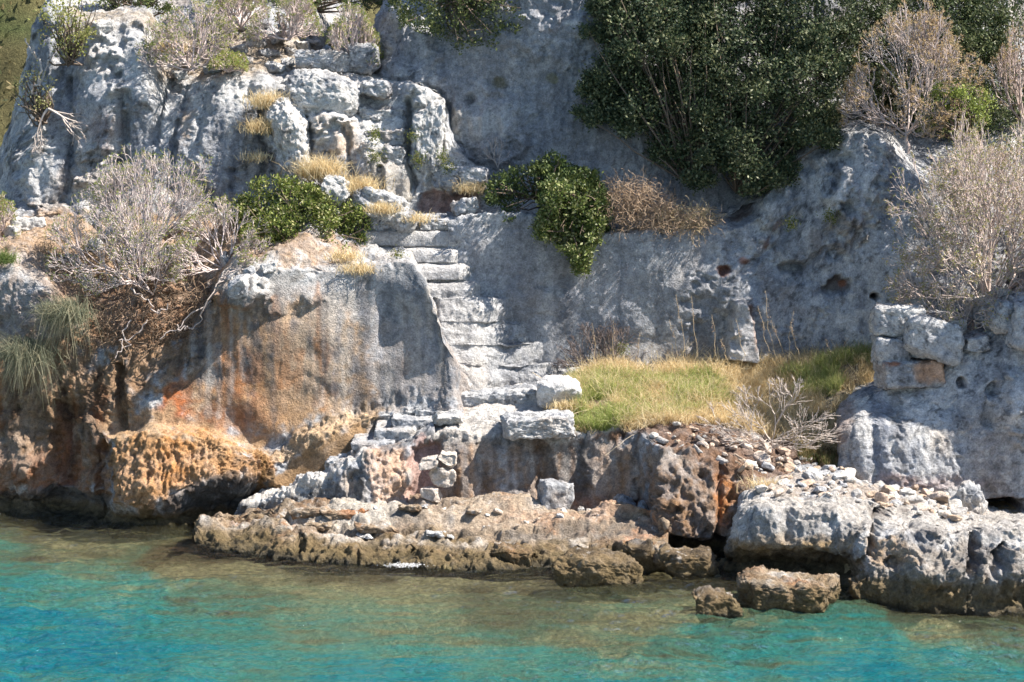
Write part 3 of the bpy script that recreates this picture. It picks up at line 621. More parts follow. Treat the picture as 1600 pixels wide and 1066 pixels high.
for i, (x, y, a, b_) in enumerate([(1287, 377, 6, 6), (1311, 371, 5, 5), (1289, 397, 3, 3), (1286, 428, 7, 7), (1253, 362, 6, 6), (1135, 367, 5, 6), (1312, 300, 7, 18), (1296, 318, 10, 12), (1364, 312, 8, 12), (1350, 292, 5, 5), (1272, 333, 5, 5), (1170, 362, 6, 5), (1300, 250, 14, 5), (1322, 505, 20, 10), (1275, 470, 10, 6), (1345, 490, 9, 6), (1230, 300, 6, 6)]):
    G_paints.append((('e', x, y, a, b_), (.62, .61, .60), .85, 4, .15))
r9 = random.Random(4)
for i in range(46):
    x, y = r9.uniform(1150, 1420), r9.uniform(230, 540); s_ = r9.uniform(1.5, 5); G_paints.append((('e', x, y, s_, s_*r9.uniform(.6, 1.3)), (.58, .57, .56), .6, 4, .3))
for i in range(16):
    x = r9.uniform(740, 1120); y = r9.uniform(370, 420); G_paints.append((('l', [(x, y), (x+r9.uniform(-8, 8), y+r9.uniform(60, 160))], r9.uniform(3, 9)), (.16, .165, .185) if i % 2 else (.38, .385, .40), .5, 10, .35))
G_rough = [(cut, .28, 26), (('p', [(1150, 330), (1240, 180), (1520, 180), (1520, 580), (1150, 580)]), .42, 30)]
SG = sheet('rock_wall', Gc, G_feats, G_paints, G_rough, 'grey', 25, amp=(.10, .05, .05, .024), label='tall grey rock face behind the grass terrace')
# ---- upper face, above the ledge of the hanging bushes
Uc = [(572, [(360, 41.4), (200, 42), (150, 43), (120, 44), (100, 46)]),
      (592, [(360, 40.2), (200, 40.4), (100, 40.8), (30, 42), (0, 46)]),
      (615, [(360, 39.9), (240, 40.0), (130, 40.3), (12, 41.0), (-30, 46)]),
      (690, [(360, 39.9), (240, 40.0), (130, 40.2), (0, 40.6), (-230, 42.1)]),
      (760, [(370, 39.9), (240, 39.95), (130, 40.0), (0, 40.1), (-230, 41.1)]),
      (830, [(370, 39.8), (240, 39.8), (130, 39.85), (0, 39.9), (-230, 40.9)]),
      (930, [(380, 39.55), (240, 39.55), (130, 39.55), (0, 39.6), (-230, 40.6)]),
      (1130, [(370, 39.4), (240, 39.6), (130, 39.9), (0, 40.2), (-230, 41.5)]),
      (1320, [(370, 40.2), (240, 40.4), (130, 40.5), (0, 40.6), (-230, 41.6)]),
      (1500, [(370, 41.2), (240, 41.4), (130, 41.5), (0, 41.6), (-230, 42.6)]),
      (1720, [(370, 41.2), (240, 41.4), (130, 42.6), (0, 44.0), (-230, 45.9)])]
U_feats = [(('l', [(672, 90), (668, 140), (690, 150)], 3), -.12, 14), (('l', [(700, 165), (694, 240)], 4), -.2, 12), (('e', 735, 155, 9, 8), -.12, 8), (('e', 640, 90, 40, 50), .2, 30), (('e', 760, 200, 60, 50), .16, 36), (('e', 860, 60, 60, 40), .12, 30)]
U_paints = [(('p', [(690, -60), (1300, -60), (1300, 380), (700, 380)]), (.30, .305, .325), .6, 50, .4), (('e', 760, 170, 50, 40), (.50, .495, .50), .6, 30, .5), (('e', 900, 170, 60, 90), (.17, .18, .20), .6, 40, .4), (('e', 720, 80, 90, 40), (.30, .305, .33), .6, 30, .4), (('e', 780, 128, 12, 10), (.14, .12, .06), .8, 6, .2),  # large blue-grey area: tree shade painted into the rock colour
    (('e', 862, 122, 8, 7), (.22, .21, .08), .7, 6, .2), (('e', 735, 158, 8, 8), (.10, .09, .08), .8, 5, .2), (('e', 890, 37, 9, 4), PALE, .9, 4, .1), (('e', 862, 48, 14, 6), (.20, .12, .07), .6, 8, .3),
    (('e', 750, 200, 40, 20), (.56, .55, .53), .6, 20, .6), (('l', [(712, 180), (708, 250)], 6), (.50, .42, .32), .5, 8, .4)]
for i in range(30):
    x, y = r9.uniform(620, 930), r9.uniform(20, 290); s_ = r9.uniform(2, 9); U_paints.append((('e', x, y, s_*1.3, s_), (.52, .52, .53) if i % 3 else (.14, .145, .16), .5, 7, .4))
SU = sheet('upper_rock_face', Uc, U_feats, U_paints, [(('p', [(600, -60), (1400, -60), (1400, 380), (600, 380)]), .8, 30)], 'grey', 31, amp=(.12, .06, .06, .03), label='shaded blue grey rock face above the ledge')
# ---- middle crag with the worn upper steps
Mc = [(432, [(420, 39.5), (320, 39.6), (240, 39.8), (160, 40.2), (150, 41.2), (150, 44)]),
      (452, [(420, 39.2), (315, 39.3), (230, 39.3), (122, 39.9), (112, 41.0), (110, 44)]),
      (500, [(420, 38.8), (315, 39.0), (225, 39.15), (116, 39.9), (104, 40.8), (100, 44)]),
      (560, [(420, 38.4), (330, 38.9), (225, 39.2), (122, 39.9), (112, 40.8), (100, 44)]),
      (600, [(420, 38.2), (330, 38.9), (225, 39.2), (128, 39.9), (118, 40.8), (110, 44)]),
      (640, [(420, 38.1), (330, 38.9), (225, 39.2), (132, 39.8), (122, 40.8), (110, 44)]),
      (690, [(420, 38.2), (325, 39.0), (225, 39.3), (150, 39.8), (145, 40.8), (140, 44)]),
      (715, [(420, 38.3), (322, 39.2), (250, 39.4), (225, 40.3), (225, 41), (225, 44)]),
      (780, [(420, 38.6), (325, 39.3), (300, 39.5), (285, 40.3), (280, 41), (280, 44)]),
      (840, [(420, 38.9), (335, 39.3), (310, 39.6), (300, 40.3), (300, 41), (300, 44)])]
M_feats = [(('e', 500, 160, 52, 40, 10), .35, 26), (('l', [(612, 60), (612, 155)], 2), -.1, 8), (('l', [(640, 160), (638, 240), (648, 300)], 4), -.30, 8), (('e', 668, 190, 22, 70), .28, 18), (('l', [(693, 170), (694, 235)], 3), -.25, 8),
    (('e', 660, 150, 26, 18), .2, 14), (('p', [(655, 300), (740, 296), (745, 335), (655, 340)]), -.18, 14), (('l', [(540, 200), (545, 250), (560, 300)], 5), -.22, 10), (('e', 575, 275, 26, 34), .15, 16), (('e', 620, 285, 20, 44), .22, 12), (('l', [(596, 265), (598, 300)], 3), -.2, 6),
    (('e', 520, 200, 26, 34), .22, 20)]
M_paints = [(('p', [(445, 115), (610, 120), (640, 160), (640, 260), (560, 240), (500, 220), (450, 190)]), (.60, .59, .575), .9, 24, .2), (('p', [(655, 298), (740, 290), (745, 335), (655, 340)]), (.34, .21, .17), .9, 12, .15),
    (('p', [(560, 240), (640, 240), (648, 310), (570, 320)]), (.34, .30, .25), .7, 20, .4), (('e', 540, 225, 22, 30), (.50, .36, .24), .6, 18, .4), (('e', 580, 165, 30, 10), (.20, .21, .23), .6, 12, .4), (('e', 512, 190, 16, 12), (.55, .42, .30), .5, 12, .4),
    (('e', 670, 195, 20, 60), (.60, .58, .55), .7, 16, .3), (('l', [(655, 190), (660, 250)], 5), (.30, .26, .12), .5, 8, .5)]
SM = sheet('crag', Mc, M_feats, M_paints, [], 'pale', 41, amp=(.10, .05, .045, .022), label='pale crag that carries the worn uppermost steps')
# ---- flat rock shelf at the water
def Scol(px, w, zf, rim, mid, back, zb=.5):
    yy = yw(w); z1 = zf-.06; r2 = rim-13 if w > 862 else rim-3
    return (px, [(w+60, yy+.1), (w, yy), (w-12, Y0(w-12, .11)+.12), (rim, Y0(rim, z1)), (r2, Y0(r2, z1+.03)), (r2-6, max(Y0(r2-6, zf+.02), Y0(r2, z1+.03)+.03)), (mid-3, max(Y0(mid-3, zf+.08), Y0(r2, z1+.03)+.25)), (back, Y0(back, zb)), (back+10, Y0(back, zb)+.8)])
Sc = [Scol(306, 850, .02, 845, 842, 838, .02), Scol(316, 856, .22, 828, 820, 812, .25), Scol(345, 860, .27, 822, 815, 808, .30), Scol(400, 868, .28, 826, 812, 800, .35),
      Scol(460, 876, .28, 838, 815, 792, .45), Scol(540, 882, .28, 845, 815, 785, .5), Scol(640, 886, .28, 848, 815, 782), Scol(720, 891, .3, 850, 818, 788), Scol(780, 893, .3, 852, 822, 790),
      Scol(850, 888, .32, 845, 822, 796), Scol(940, 884, .32, 842, 822, 800), Scol(1010, 880, .34, 842, 830, 808), Scol(1045, 878, .3, 850, 840, 830, .4)]
S_paints = [(('p', [(440, 810), (560, 780), (1010, 800), (1010, 835), (480, 838)]), (.42, .34, .26), .7, 16, .4), (('p', [(440, 830), (470, 800), (620, 780), (660, 800), (600, 832)]), (.52, .48, .42), .8, 16, .3), (('e', 690, 800, 20, 7), (.10, .055, .05), .95, 5, .1),
    (('l', [(520, 842), (760, 850)], 5), (.56, .52, .47), .85, 8, .2), (('l', [(440, 856), (760, 874), (1010, 868)], 9), (.17, .125, .06), .8, 12, .35), (('l', [(470, 826), (700, 832), (1000, 830)], 4), (.15, .115, .08), .75, 8, .35), (('l', [(320, 822), (420, 826)], 9), (.48, .45, .42), .8, 10, .3), (('l', [(790, 840), (1000, 838)], 8), (.20, .18, .16), .7, 10, .4), (('e', 640, 818, 30, 8), (.10, .095, .09), .7, 8, .3), (('e', 900, 812, 100, 8), (.46, .30, .20), .7, 10, .4)]  # first pale line: sunlight on the front rim, painted on
S_feats = [(('e', 690, 802, 20, 8), -.0, 5), (('e', 820, 872, 16, 14), -.4, 8), (('e', 470, 860, 6, 14), -.2, 6), (('e', 645, 868, 7, 14), -.2, 6), (('e', 558, 866, 5, 14), -.15, 6), (('e', 770, 862, 6, 14), -.35, 6), (('e', 900, 865, 8, 12), -.25, 6)]
def Skf(FP, c, px, py):                                   # the rock pool sunk into the shelf
    for shp, dz, soft in ((('p', [(400, 822), (560, 824), (700, 829), (1050, 826), (1050, 786), (560, 766), (380, 798)]), .07, 7), (('l', [(430, 832), (600, 831), (760, 836), (1000, 833)], 2), -.07, 5), (('p', [(330, 812), (440, 812), (450, 836), (330, 838)]), .06, 12), (('p', [(520, 800), (600, 796), (650, 812), (560, 818)]), .07, 6)):
        i, m = each(shp, soft, px, py, fbm(FP/.2, 3, 7)*1.5); FP[i, 2] += m*dz
    top = sst(845, 835, py); q = FP*np.array([1.1, 2.2, 0]); st = fbm(q+fbm(FP/.3, 2, 9)[:, None]*.4, 3, 15)*7; st = np.floor(st)+sst(.0, .16, st-np.floor(st)); FP[:, 2] += top*st*.028
    i, m = each(('e', 690, 800, 22, 8), 6, px, py, px*0)
    FP[i, 2] -= m*.16
    return FP, c
SS = sheet('rock_shelf', Sc, S_feats, S_paints, [(('p', [(440, 812), (560, 782), (1010, 800), (1010, 835), (480, 836)]), .65, 14), (('p', [(306, 840), (460, 846), (1045, 850), (1045, 900), (306, 880)]), 2.0, 10)], 'tan', 53, amp=(.05, .035, .05, .026), water=.22, mat=ROCKW, kfn=Skf, ds=.02, label='flat brown rock shelf along the waterline')
# ---- big smooth bank of rock on the right
Rc = [(1298, [(760, 37.0), (745, 37.0), (700, 37.0), (655, 37.2), (650, 37.4), (648, 38)]),
      (1312, [(770, 34.9), (720, 34.9), (680, 35.0), (645, 35.5), (632, 36.2), (630, 38)]),
      (1345, [(790, 34.5), (745, 34.5), (670, 34.8), (618, 35.4), (608, 36.2), (606, 38)]),
      (1400, [(800, 34.4), (768, 34.4), (680, 34.7), (602, 35.3), (594, 36.2), (590, 38)]),
      (1470, [(820, 34.2), (795, 34.3), (680, 34.6), (578, 35.3), (570, 36.1), (566, 38)]),
      (1520, [(830, 34.0), (800, 34.3), (680, 34.5), (540, 35.2), (530, 36.0), (526, 38)]),
      (1560, [(830, 33.9), (802, 34.3), (680, 34.4), (505, 35.1), (494, 36.0), (488, 38)]),
      (1600, [(830, 33.8), (800, 34.2), (680, 34.2), (455, 35.0), (446, 36.0), (440, 38)]),
      (1645, [(830, 33.6), (790, 34.0), (660, 34.0), (385, 34.9), (378, 35.6), (388, 38)]), (1700, [(830, 33.5), (790, 33.8), (660, 33.8), (290, 34.6), (284, 35.4), (330, 37)]),  # from here the bank rises out of view, shaped to shade the rest
      (1760, [(830, 33.4), (790, 33.7), (660, 33.7), (200, 34.4), (194, 35.3), (300, 36.5)]), (1900, [(830, 33.4), (790, 33.6), (660, 33.6), (120, 34.4), (114, 35.3), (300, 36.5)])]
R_paints = [(('l', [(1372, 620), (1376, 740)], 14), (.20, .22, .27), .7, 16, .3), (('e', 1345, 660, 14, 40), (.50, .48, .46), .6, 14, .4), (('e', 1322, 660, 10, 40), (.30, .22, .18), .7, 10, .3), (('l', [(1400, 620), (1405, 740)], 8), (.17, .17, .18), .6, 12, .4),
    (('e', 1460, 615, 22, 12), (.54, .52, .51), .7, 14, .5), (('e', 1585, 640, 12, 40), (.56, .56, .57), .7, 16, .5), (('e', 1503, 600, 7, 7), (.12, .10, .11), .7, 6, .2), (('e', 1440, 755, 90, 10), (.33, .21, .18), .6, 12, .3),
    (('p', [(1545, 775), (1600, 780), (1600, 805), (1535, 800)]), (.10, .04, .02), .9, 8, .1), (('e', 1530, 720, 60, 50), (.26, .265, .29), .5, 40, .5)]
for i in range(40):
    x, y = r9.uniform(1380, 1600), r9.uniform(590, 770); s_ = r9.uniform(1.5, 5); R_paints.append((('e', x, y, s_, s_*1.3), (.55, .54, .53), .6, 4, .35))
R_feats = [(('e', 1503, 600, 6, 7), -.2, 4), (('e', 1552, 612, 7, 14), -.22, 6), (('e', 1545, 650, 9, 20), -.15, 10), (('e', 1590, 630, 20, 50), .18, 18), (('p', [(1540, 780), (1600, 782), (1600, 812), (1532, 806)]), -1.2, 6), (('l', [(1362, 610), (1366, 760)], 5), -.08, 10), (('e', 1450, 700, 50, 70), .12, 40)]
SR = sheet('rock_bank', Rc, R_feats, R_paints, [(('p', [(1340, 640), (1540, 560), (1600, 560), (1600, 780), (1340, 740)]), .55, 30)], 'grey', 62, amp=(.10, .05, .045, .02), label='big smooth grey rock bank on the right')
# ---- front right rocks and the bed of the scree
def Fcol(px, w, rec, lip, edge, mid, back, bk):
    yy = yw(w); return (px, [(w+60, yy), (w, yy), rec, lip, edge, mid, back, bk])
Fc_ = [Fcol(1128, 885, (880, 33.0), (878, 33.2), (876, 33.6), (874, 34), (870, 34.4), (868, 35)),
       Fcol(1140, 893, (875, 32.3), (862, 31.9), (850, 32.2), (846, 32.6), (842, 33.6), (838, 35)),
       Fcol(1158, 900, (872, 32.1), (852, 31.4), (815, 31.7), (800, 32.1), (775, 33.6), (770, 35)),
       Fcol(1180, 903, (874, 32.0), (850, 31.2), (800, 31.5), (785, 32.0), (756, 33.9), (750, 35.4)),
       Fcol(1240, 908, (878, 31.8), (852, 31.0), (798, 31.3), (778, 32.2), (736, 34.3), (730, 35.6)),
       Fcol(1300, 915, (880, 31.6), (856, 30.8), (804, 31.1), (778, 32.2), (734, 34.5), (728, 35.8)),
       Fcol(1332, 926, (888, 31.2), (862, 30.5), (814, 30.9), (782, 32.2), (738, 34.5), (732, 35.8)),
       Fcol(1350, 944, (925, 29.85), (880, 30.0), (822, 30.6), (786, 32.1), (744, 34.5), (738, 35.8)),
       Fcol(1420, 952, (935, 29.5), (890, 29.6), (838, 30.2), (800, 31.8), (764, 34.3), (756, 35.6)),
       Fcol(1500, 958, (940, 29.3), (890, 29.4), (840, 30.0), (818, 31.4), (784, 34.1), (776, 35.4)),
       Fcol(1545, 960, (940, 29.3), (890, 29.3), (838, 29.9), (826, 31.0), (800, 34.0), (792, 35.2)),
       Fcol(1600, 960, (940, 29.3), (890, 29.3), (834, 29.9), (820, 31.0), (804, 34.0), (796, 35.2)),
       Fcol(1700, 960, (940, 29.3), (890, 29.3), (834, 29.9), (820, 31.0), (804, 34.0), (796, 35.2))]
F_paints = [(('p', [(1160, 800), (1340, 810), (1345, 855), (1160, 850)]), (.34, .33, .32), .7, 14, .4), (('p', [(1150, 842), (1340, 838), (1345, 862), (1150, 866)]), (.30, .19, .07), .85, 10, .3),
    (('p', [(1150, 862), (1340, 860), (1345, 900), (1150, 905)]), (.05, .05, .055), .8, 10, .2), (('p', [(1165, 775), (1540, 780), (1700, 820), (1700, 850), (1440, 840), (1340, 825), (1180, 800)]), (.42, .385, .345), .85, 20, .25),  # near-black area: shade of the undercut, painted in
    (('p', [(1350, 846), (1700, 856), (1700, 920), (1350, 910)]), (.27, .23, .19), .85, 24, .35), (('p', [(1170, 812), (1350, 826), (1345, 850), (1160, 846)]), (.24, .23, .22), .6, 12, .4), (('e', 1380, 870, 40, 20), (.50, .33, .18), .5, 20, .5), (('e', 1375, 806, 16, 6), (.12, .10, .09), .8, 5, .2), (('e', 1415, 803, 8, 4), (.12, .10, .09), .7, 4, .2),
    (('p', [(1350, 905), (1700, 915), (1700, 962), (1350, 955)]), (.20, .165, .09), .75, 14, .4), (('e', 1540, 865, 30, 30), (.12, .12, .13), .6, 20, .5), (('e', 1450, 840, 26, 14), (.18, .17, .17), .6, 14, .5),
    (('p', [(1200, 735), (1480, 775), (1540, 800), (1300, 775), (1180, 775)]), (.42, .34, .27), .8, 12, .3)]
F_feats = [(('l', [(1375, 810), (1362, 860), (1340, 890)], 4), -.30, 8), (('l', [(1525, 838), (1515, 900)], 6), -.35, 10), (('e', 1560, 880, 12, 30, 20), -.35, 10), (('e', 1375, 806, 14, 6), -.25, 5), (('e', 1300, 800, 30, 10), .05, 10),
    (('e', 1470, 880, 40, 40), .2, 30), (('e', 1590, 870, 20, 40), .2, 20), (('e', 1430, 845, 14, 8), -.2, 7), (('e', 1230, 815, 8, 26), -.12, 10), (('e', 1395, 880, 14, 10), -.2, 8), (('e', 1620, 930, 30, 20), -.2, 14), (('l', [(1180, 800), (1178, 850)], 2), -.08, 6)]
SF = sheet('shore_rock', Fc_, F_feats, F_paints, [(('p', [(1345, 830), (1700, 840), (1700, 960), (1345, 950)]), 1.0, 20), (('p', [(1150, 800), (1340, 815), (1340, 860), (1150, 850)]), .9, 14)], 'pale', 74, flute=[(('p', [(1345, 835), (1700, 845), (1700, 950), (1345, 940)]), .045, 20)], amp=(.07, .06, .05, .03), water=.40, mat=ROCKW, ds=.02, label='pale pitted shore rock undercut by the sea on the right')

# ---- curved rim of the lowest steps
Kc = [(366, [(835, 35.4), (812, 35.4), (806, 35.6), (804, 36.2), (802, 37)]), (378, [(835, 35.1), (812, 35.1), (786, 35.2), (781, 36.0), (779, 37)]), (420, [(835, 35.0), (812, 35.0), (773, 35.15), (767, 36.0), (765, 37)]),
      (455, [(835, 34.9), (808, 34.9), (764, 35.1), (758, 36.0), (756, 37)]), (466, [(835, 34.9), (806, 34.9), (748, 35.15), (742, 36.0), (740, 37)]), (515, [(835, 34.8), (795, 34.8), (741, 35.1), (736, 36.0), (734, 37)]),
      (526, [(835, 34.8), (792, 34.8), (724, 35.1), (719, 36.0), (716, 37)]), (556, [(835, 34.7), (788, 34.7), (712, 35.0), (706, 36.0), (704, 37)]), (566, [(835, 34.7), (786, 34.7), (703, 35.0), (697, 35.9), (695, 37)]),
      (600, [(835, 34.7), (786, 34.75), (701, 35.1), (694, 36.0), (692, 37)]), (640, [(835, 34.9), (786, 34.9), (692, 35.2), (680, 36.1), (678, 37)]), (680, [(835, 35.1), (786, 35.15), (668, 35.4), (658, 36.2), (656, 37)])]
K_paints = [(('p', [(370, 790), (460, 774), (540, 750), (570, 715), (575, 760), (560, 800), (370, 815)]), (.11, .105, .10), .9, 14, .3), (('l', [(378, 784), (455, 764), (515, 742), (560, 712), (572, 692), (640, 680)], 6), (.62, .58, .53), .85, 7, .2),
    (('e', 540, 752, 12, 18), (.45, .38, .32), .8, 8, .2), (('p', [(575, 700), (640, 690), (640, 780), (585, 785)]), (.55, .36, .24), .85, 14, .35), (('l', [(600, 700), (640, 690), (680, 682)], 8), (.12, .12, .125), .7, 8, .4), (('p', [(635, 695), (700, 680), (700, 800), (640, 795)]), (.44, .29, .25), .9, 12, .1)]
SK = sheet('stair_rim', Kc, [(('p', [(640, 700), (700, 690), (700, 790), (642, 790)]), -.25, 12), (('e', 600, 740, 24, 30), .1, 20), (('e', 556, 760, 10, 20), -.12, 10)], K_paints, [(('p', [(370, 785), (560, 700), (640, 700), (640, 790), (370, 815)]), 1.7, 20)], 'pale', 91, amp=(.04, .03, .045, .028), ds=.02, du=1.6, label='curved pitted rim of rock around the lowest steps')

# ================================================================== STAIRS CUT INTO THE ROCK
def steps(e, name, rows, style, seed, amp=.02, r=.35):
    for i, (x0, x1, yt, yb, Y, dep, rz) in enumerate(rows):
        s = Y/F; dims = ((x1-x0)*s, dep, (yb-yt)*s); n = int(np.clip(max(dims)/.028, 12, 60))
        p, Fc = stone_mesh(dims, seed+i*3, r, 0, amp*2, n, .10)
        # worn treads fall towards the sea and dish in the middle
        up = p[:, 2] > 0; p[:, 2] -= np.where(up, (-p[:, 1]/dep+.5)*.06, 0)+np.where(up, .025*np.cos(p[:, 0]/dims[0]*math.pi), 0)
        M = np.array(Euler((0, 0, math.radians(rz))).to_matrix()); c0 = W((x0+x1)/2, (yt+yb)/2, Y)+np.array([0, dep/2, 0]); p = p@M.T+c0
        c = rock_colour(p, style, seed); mesh_obj(name, p, Fc, ROCK, c, parent=e)
e = empty('stone_staircase', tuple(W(700, 600, 37.4)), 'long flight of pale rock-cut steps climbing from the terrace to the upper ledge', 'staircase')
LF = [(714, 900, 568, 618, 37.15, 12), (700, 850, 535, 572, 37.35, 12), (684, 832, 503, 540, 37.5, 10), (664, 808, 466, 503, 37.55, 8), (652, 750, 439, 466, 37.6, 2), (628, 734, 411, 439, 37.75, 2), (560, 716, 386, 411, 37.95, 1), (566, 707, 357, 385, 38.15, 1)]
us = np.arange(556, 930, 1.5); rows = []; marks = [0]
def wallY(py): return np.interp(us, [556, 700, 730, 780, 860, 950], [38.4, 37.95, 38.08, 38.1, 38.15, 38.15])+(610-py)*.0005
rr = random.Random(3)
for (x0, x1, yt, yb, Yf, sft) in LF:
    g = sst(x0-10, x0+6, us)*(1-sst(x1-8-sft*5, x1+8+sft, us)); tilt = (us-x0)*.012
    if sft > 6: g = g*(1-.32*sst(742, 800, us))
    wob = fbm(np.stack([us/30, us*0+yt, us*0], -1), 3, 5)*(1.6+sft*.22)
    for py, dY in ((yb+wob*0, 0.0), (yb-(yb-yt)*.5+wob*.5, .01), (yt+5+wob+tilt, .05+.012*sft), (yt-1.5+wob+tilt, .30-.010*sft)):
        Yy = wallY(yt)*(1-g)+(Yf+dY)*g+.03; rows.append(np.stack([(us-800)/F*Yy, Yy, CH-(py-HY)/F*Yy], -1))
lfm = (1-sst(735, 762, us))
for j in range(0, 16):
    t_ = j/15.0; pyj = HY+(CH-rows[j][:, 2])/rows[j][:, 1]*F; Yl = np.interp(pyj, [466, 620], [37.55, 37.0]); g2 = lfm*sst(668, 690, us)
    Yn = rows[j][:, 1]*(1-g2*.85)+Yl*g2*.85; rows[j] = np.stack([(us-800)/F*Yn, Yn, CH-(pyj-HY)/F*Yn], -1)
Yt = wallY(350)*0+38.9; rows.append(np.stack([(us-800)/F*Yt, Yt, CH-(351-HY)/F*Yt], -1)); Rr = np.stack(rows)
P = []; own = []
for k in range(len(Rr)-1):
    L_ = np.percentile(np.linalg.norm(Rr[k+1]-Rr[k], axis=-1), 85); n = max(2, int(L_/.018)); t = (np.arange(n)/n)[:, None, None]; P.append(Rr[k][None]*(1-t)+Rr[k+1][None]*t); own += [k//4]*n
P.append(Rr[-1][None]); own.append(7); P = np.concatenate(P)
for it in range(3):
    Q = P.copy(); Q[1:-1] = (P[:-2]+2*P[1:-1]+P[2:])/4; P = Q
a_ = np.gradient(P, axis=1); b_ = np.gradient(P, axis=0); nn = np.cross(a_, b_); nn /= np.linalg.norm(nn, axis=-1, keepdims=True)+1e-9
fp = P.reshape(-1, 3); fn = nn.reshape(-1, 3); px, py = proj(fp); er = .5+.8*sst(420, 500, py)
d = fbm(fp/.7, 3, 301)*.07*er+fbm(fp/.16, 5, 303, .65)*.030*er+fbm(fp*[9, 9, 9.], 3, 305, .7)*.012*er
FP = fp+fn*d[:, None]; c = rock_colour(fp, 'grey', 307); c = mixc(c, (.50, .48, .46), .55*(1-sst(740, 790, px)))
c = mixc(c, (.28, .285, .30), .6*sst(740, 790, px)*sst(440, 480, py))  # painted shade: lower steps darker right of the shadow edge, left side paler
nu = P.shape[1]; own = np.array(own); idx = np.arange(len(fp)).reshape(P.shape[:2])
for s_ in range(8):
    ks = np.nonzero(own == s_)[0]; lo, hi = ks.min(), min(ks.max()+1, P.shape[0]-1); sub = np.arange(lo, hi+1)
    V = FP.reshape(P.shape)[sub].reshape(-1, 3); cc = c.reshape(P.shape)[sub].reshape(-1, 3); ii = np.arange(len(V)).reshape(len(sub), nu)
    mesh_obj('step', V, np.stack([ii[:-1, :-1], ii[:-1, 1:], ii[1:, 1:], ii[1:, :-1]], -1).reshape(-1, 4), ROCK, cc, parent=e)
e = empty('stone_staircase', tuple(W(590, 360, 38.4)), 'short pair of broken rock-cut steps beside the leafy green bush, below the straw tufts', 'staircase')
steps(e, 'step', [(575, 625, 326, 362, 38.3, .8, 0), (560, 600, 302, 335, 38.5, .8, 0), (654, 742, 334, 362, 38.25, .7, 0)], 'pale', 131)
e = empty('stone_staircase', tuple(W(600, 300, 38.9)), 'steep worn uppermost steps in the pale crag under the shrubs', 'staircase')
steps(e, 'step', [(566, 636, 254, 300, 38.85, .7, -4), (562, 636, 222, 262, 38.95, .8, -4), (566, 634, 195, 232, 39.15, .8, -4), (560, 636, 160, 205, 39.4, .8, -4)], 'pale', 151, amp=.03)
e = empty('stone_staircase', tuple(W(520, 800, 35.3)), 'lowest curved rock-cut steps rising from the shelf along the brown wall', 'staircase')
steps(e, 'step', [(456, 528, 752, 778, 35.6, .8, 2), (505, 574, 722, 750, 35.45, .9, 2), (548, 618, 685, 722, 35.4, 1.0, -2), (584, 650, 664, 702, 35.65, 1.0, -2), (611, 682, 647, 682, 35.9, 1.0, -2), (648, 712, 633, 660, 36.2, 1.0, -2)], 'pale', 171, amp=.010, r=.22)
# ---- blocks and boulders
stone('boulder', 'bright white boulder at the left end of the grass terrace', 870, 620, 36.3, 72, 62, .8, 5, rot=(0, -14, 15), style='pale', r=.6, cuts=9, paints=[(('e', 870, 620, 60, 50), (.72, .69, .66), .8, 10, 0)])
stone('boulder', 'long pale slab at the terrace edge above the low wall', 842, 664, 35.3, 112, 36, .9, 9, rot=(0, -3, 4), style='pale', r=.45, cuts=2)
stone('boulder', 'long low kerb of rock at the foot of the long staircase', 775, 624, 36.9, 136, 34, .8, 17, rot=(0, -3, 0), style='grey', r=.45, cuts=1)
stone('boulder', 'white rounded stone lying on the curved lowest steps', 527, 724, 35.4, 36, 20, .4, 22, style='pale', r=.8, cuts=2)
stone('boulder', 'broken grey lump beside the lowest steps', 700, 655, 35.7, 44, 20, .5, 21, rot=(0, 0, 10), style='pale', cuts=3)
stone('boulder', 'upright angular grey boulder on the shelf against the streaked wall', 871, 780, 34.6, 60, 58, .5, 25, rot=(0, 8, 12), style='pale', r=.3, cuts=5, amp=.03)
stone('boulder', 'rounded grey boulder on the shelf next to the dark brown buttress', 973, 792, 34.4, 42, 40, .5, 29, rot=(0, 0, 30), style='grey', r=.9, cuts=2)
stone('boulder', 'small pale stone right of the upright angular boulder', 908, 797, 34.5, 14, 14, .2, 31, style='pale', cuts=4)
stone('boulder', 'small flat stone lying in front of the streaked wall', 922, 806, 34.2, 16, 6, .2, 32, style='pale', cuts=4)
stone('boulder', 'light stone leaning on the rounded grey boulder', 1003, 794, 34.35, 26, 24, .3, 33, rot=(0, 30, 0), style='pale', cuts=5)
for i, (x, y, w, h, s, lb) in enumerate([(699, 717, 32, 24, 3, 'topmost right cream stone of the small pile by the pink rock'), (672, 723, 36, 20, 4, 'left cream stone of the small pile by the pink rock'), (690, 744, 44, 28, 6, 'large middle cream stone of the small pile by the pink rock'), (674, 772, 34, 24, 7, 'bottom tan stone of the small pile by the pink rock')]):
    stone('boulder', lb, x, y, 34.75, w, h, .4, 40+s, rot=(0, rnd.uniform(-20, 20), 0), style='pale', r=.5, cuts=9, amp=.025, paints=[(('e', x, y, 60, 60), (.66, .56, .47), .75, 10, 0)])
stone('boulder', 'dark algae covered boulder standing in the shallows before the shelf', 936, 893, 31.15, 142, 60, .95, 61, rot=(0, 4, 0), style='brown', r=.8, cuts=6, amp=.06, water=.45, mat=ROCKW)
stone('boulder', 'small flat topped rock at the shelf edge with dark hollow beside it', 800, 872, 32.4, 66, 40, .6, 62, rot=(0, 3, 0), style='tan', r=.5, cuts=4, amp=.06, water=.30, mat=ROCKW)
stone('boulder', 'greenish angular rock between the shelf end and the dark buttress', 1002, 870, 32.0, 62, 56, .6, 63, rot=(0, -10, 0), style='brown', r=.6, cuts=6, amp=.05, water=.35, mat=ROCKW)
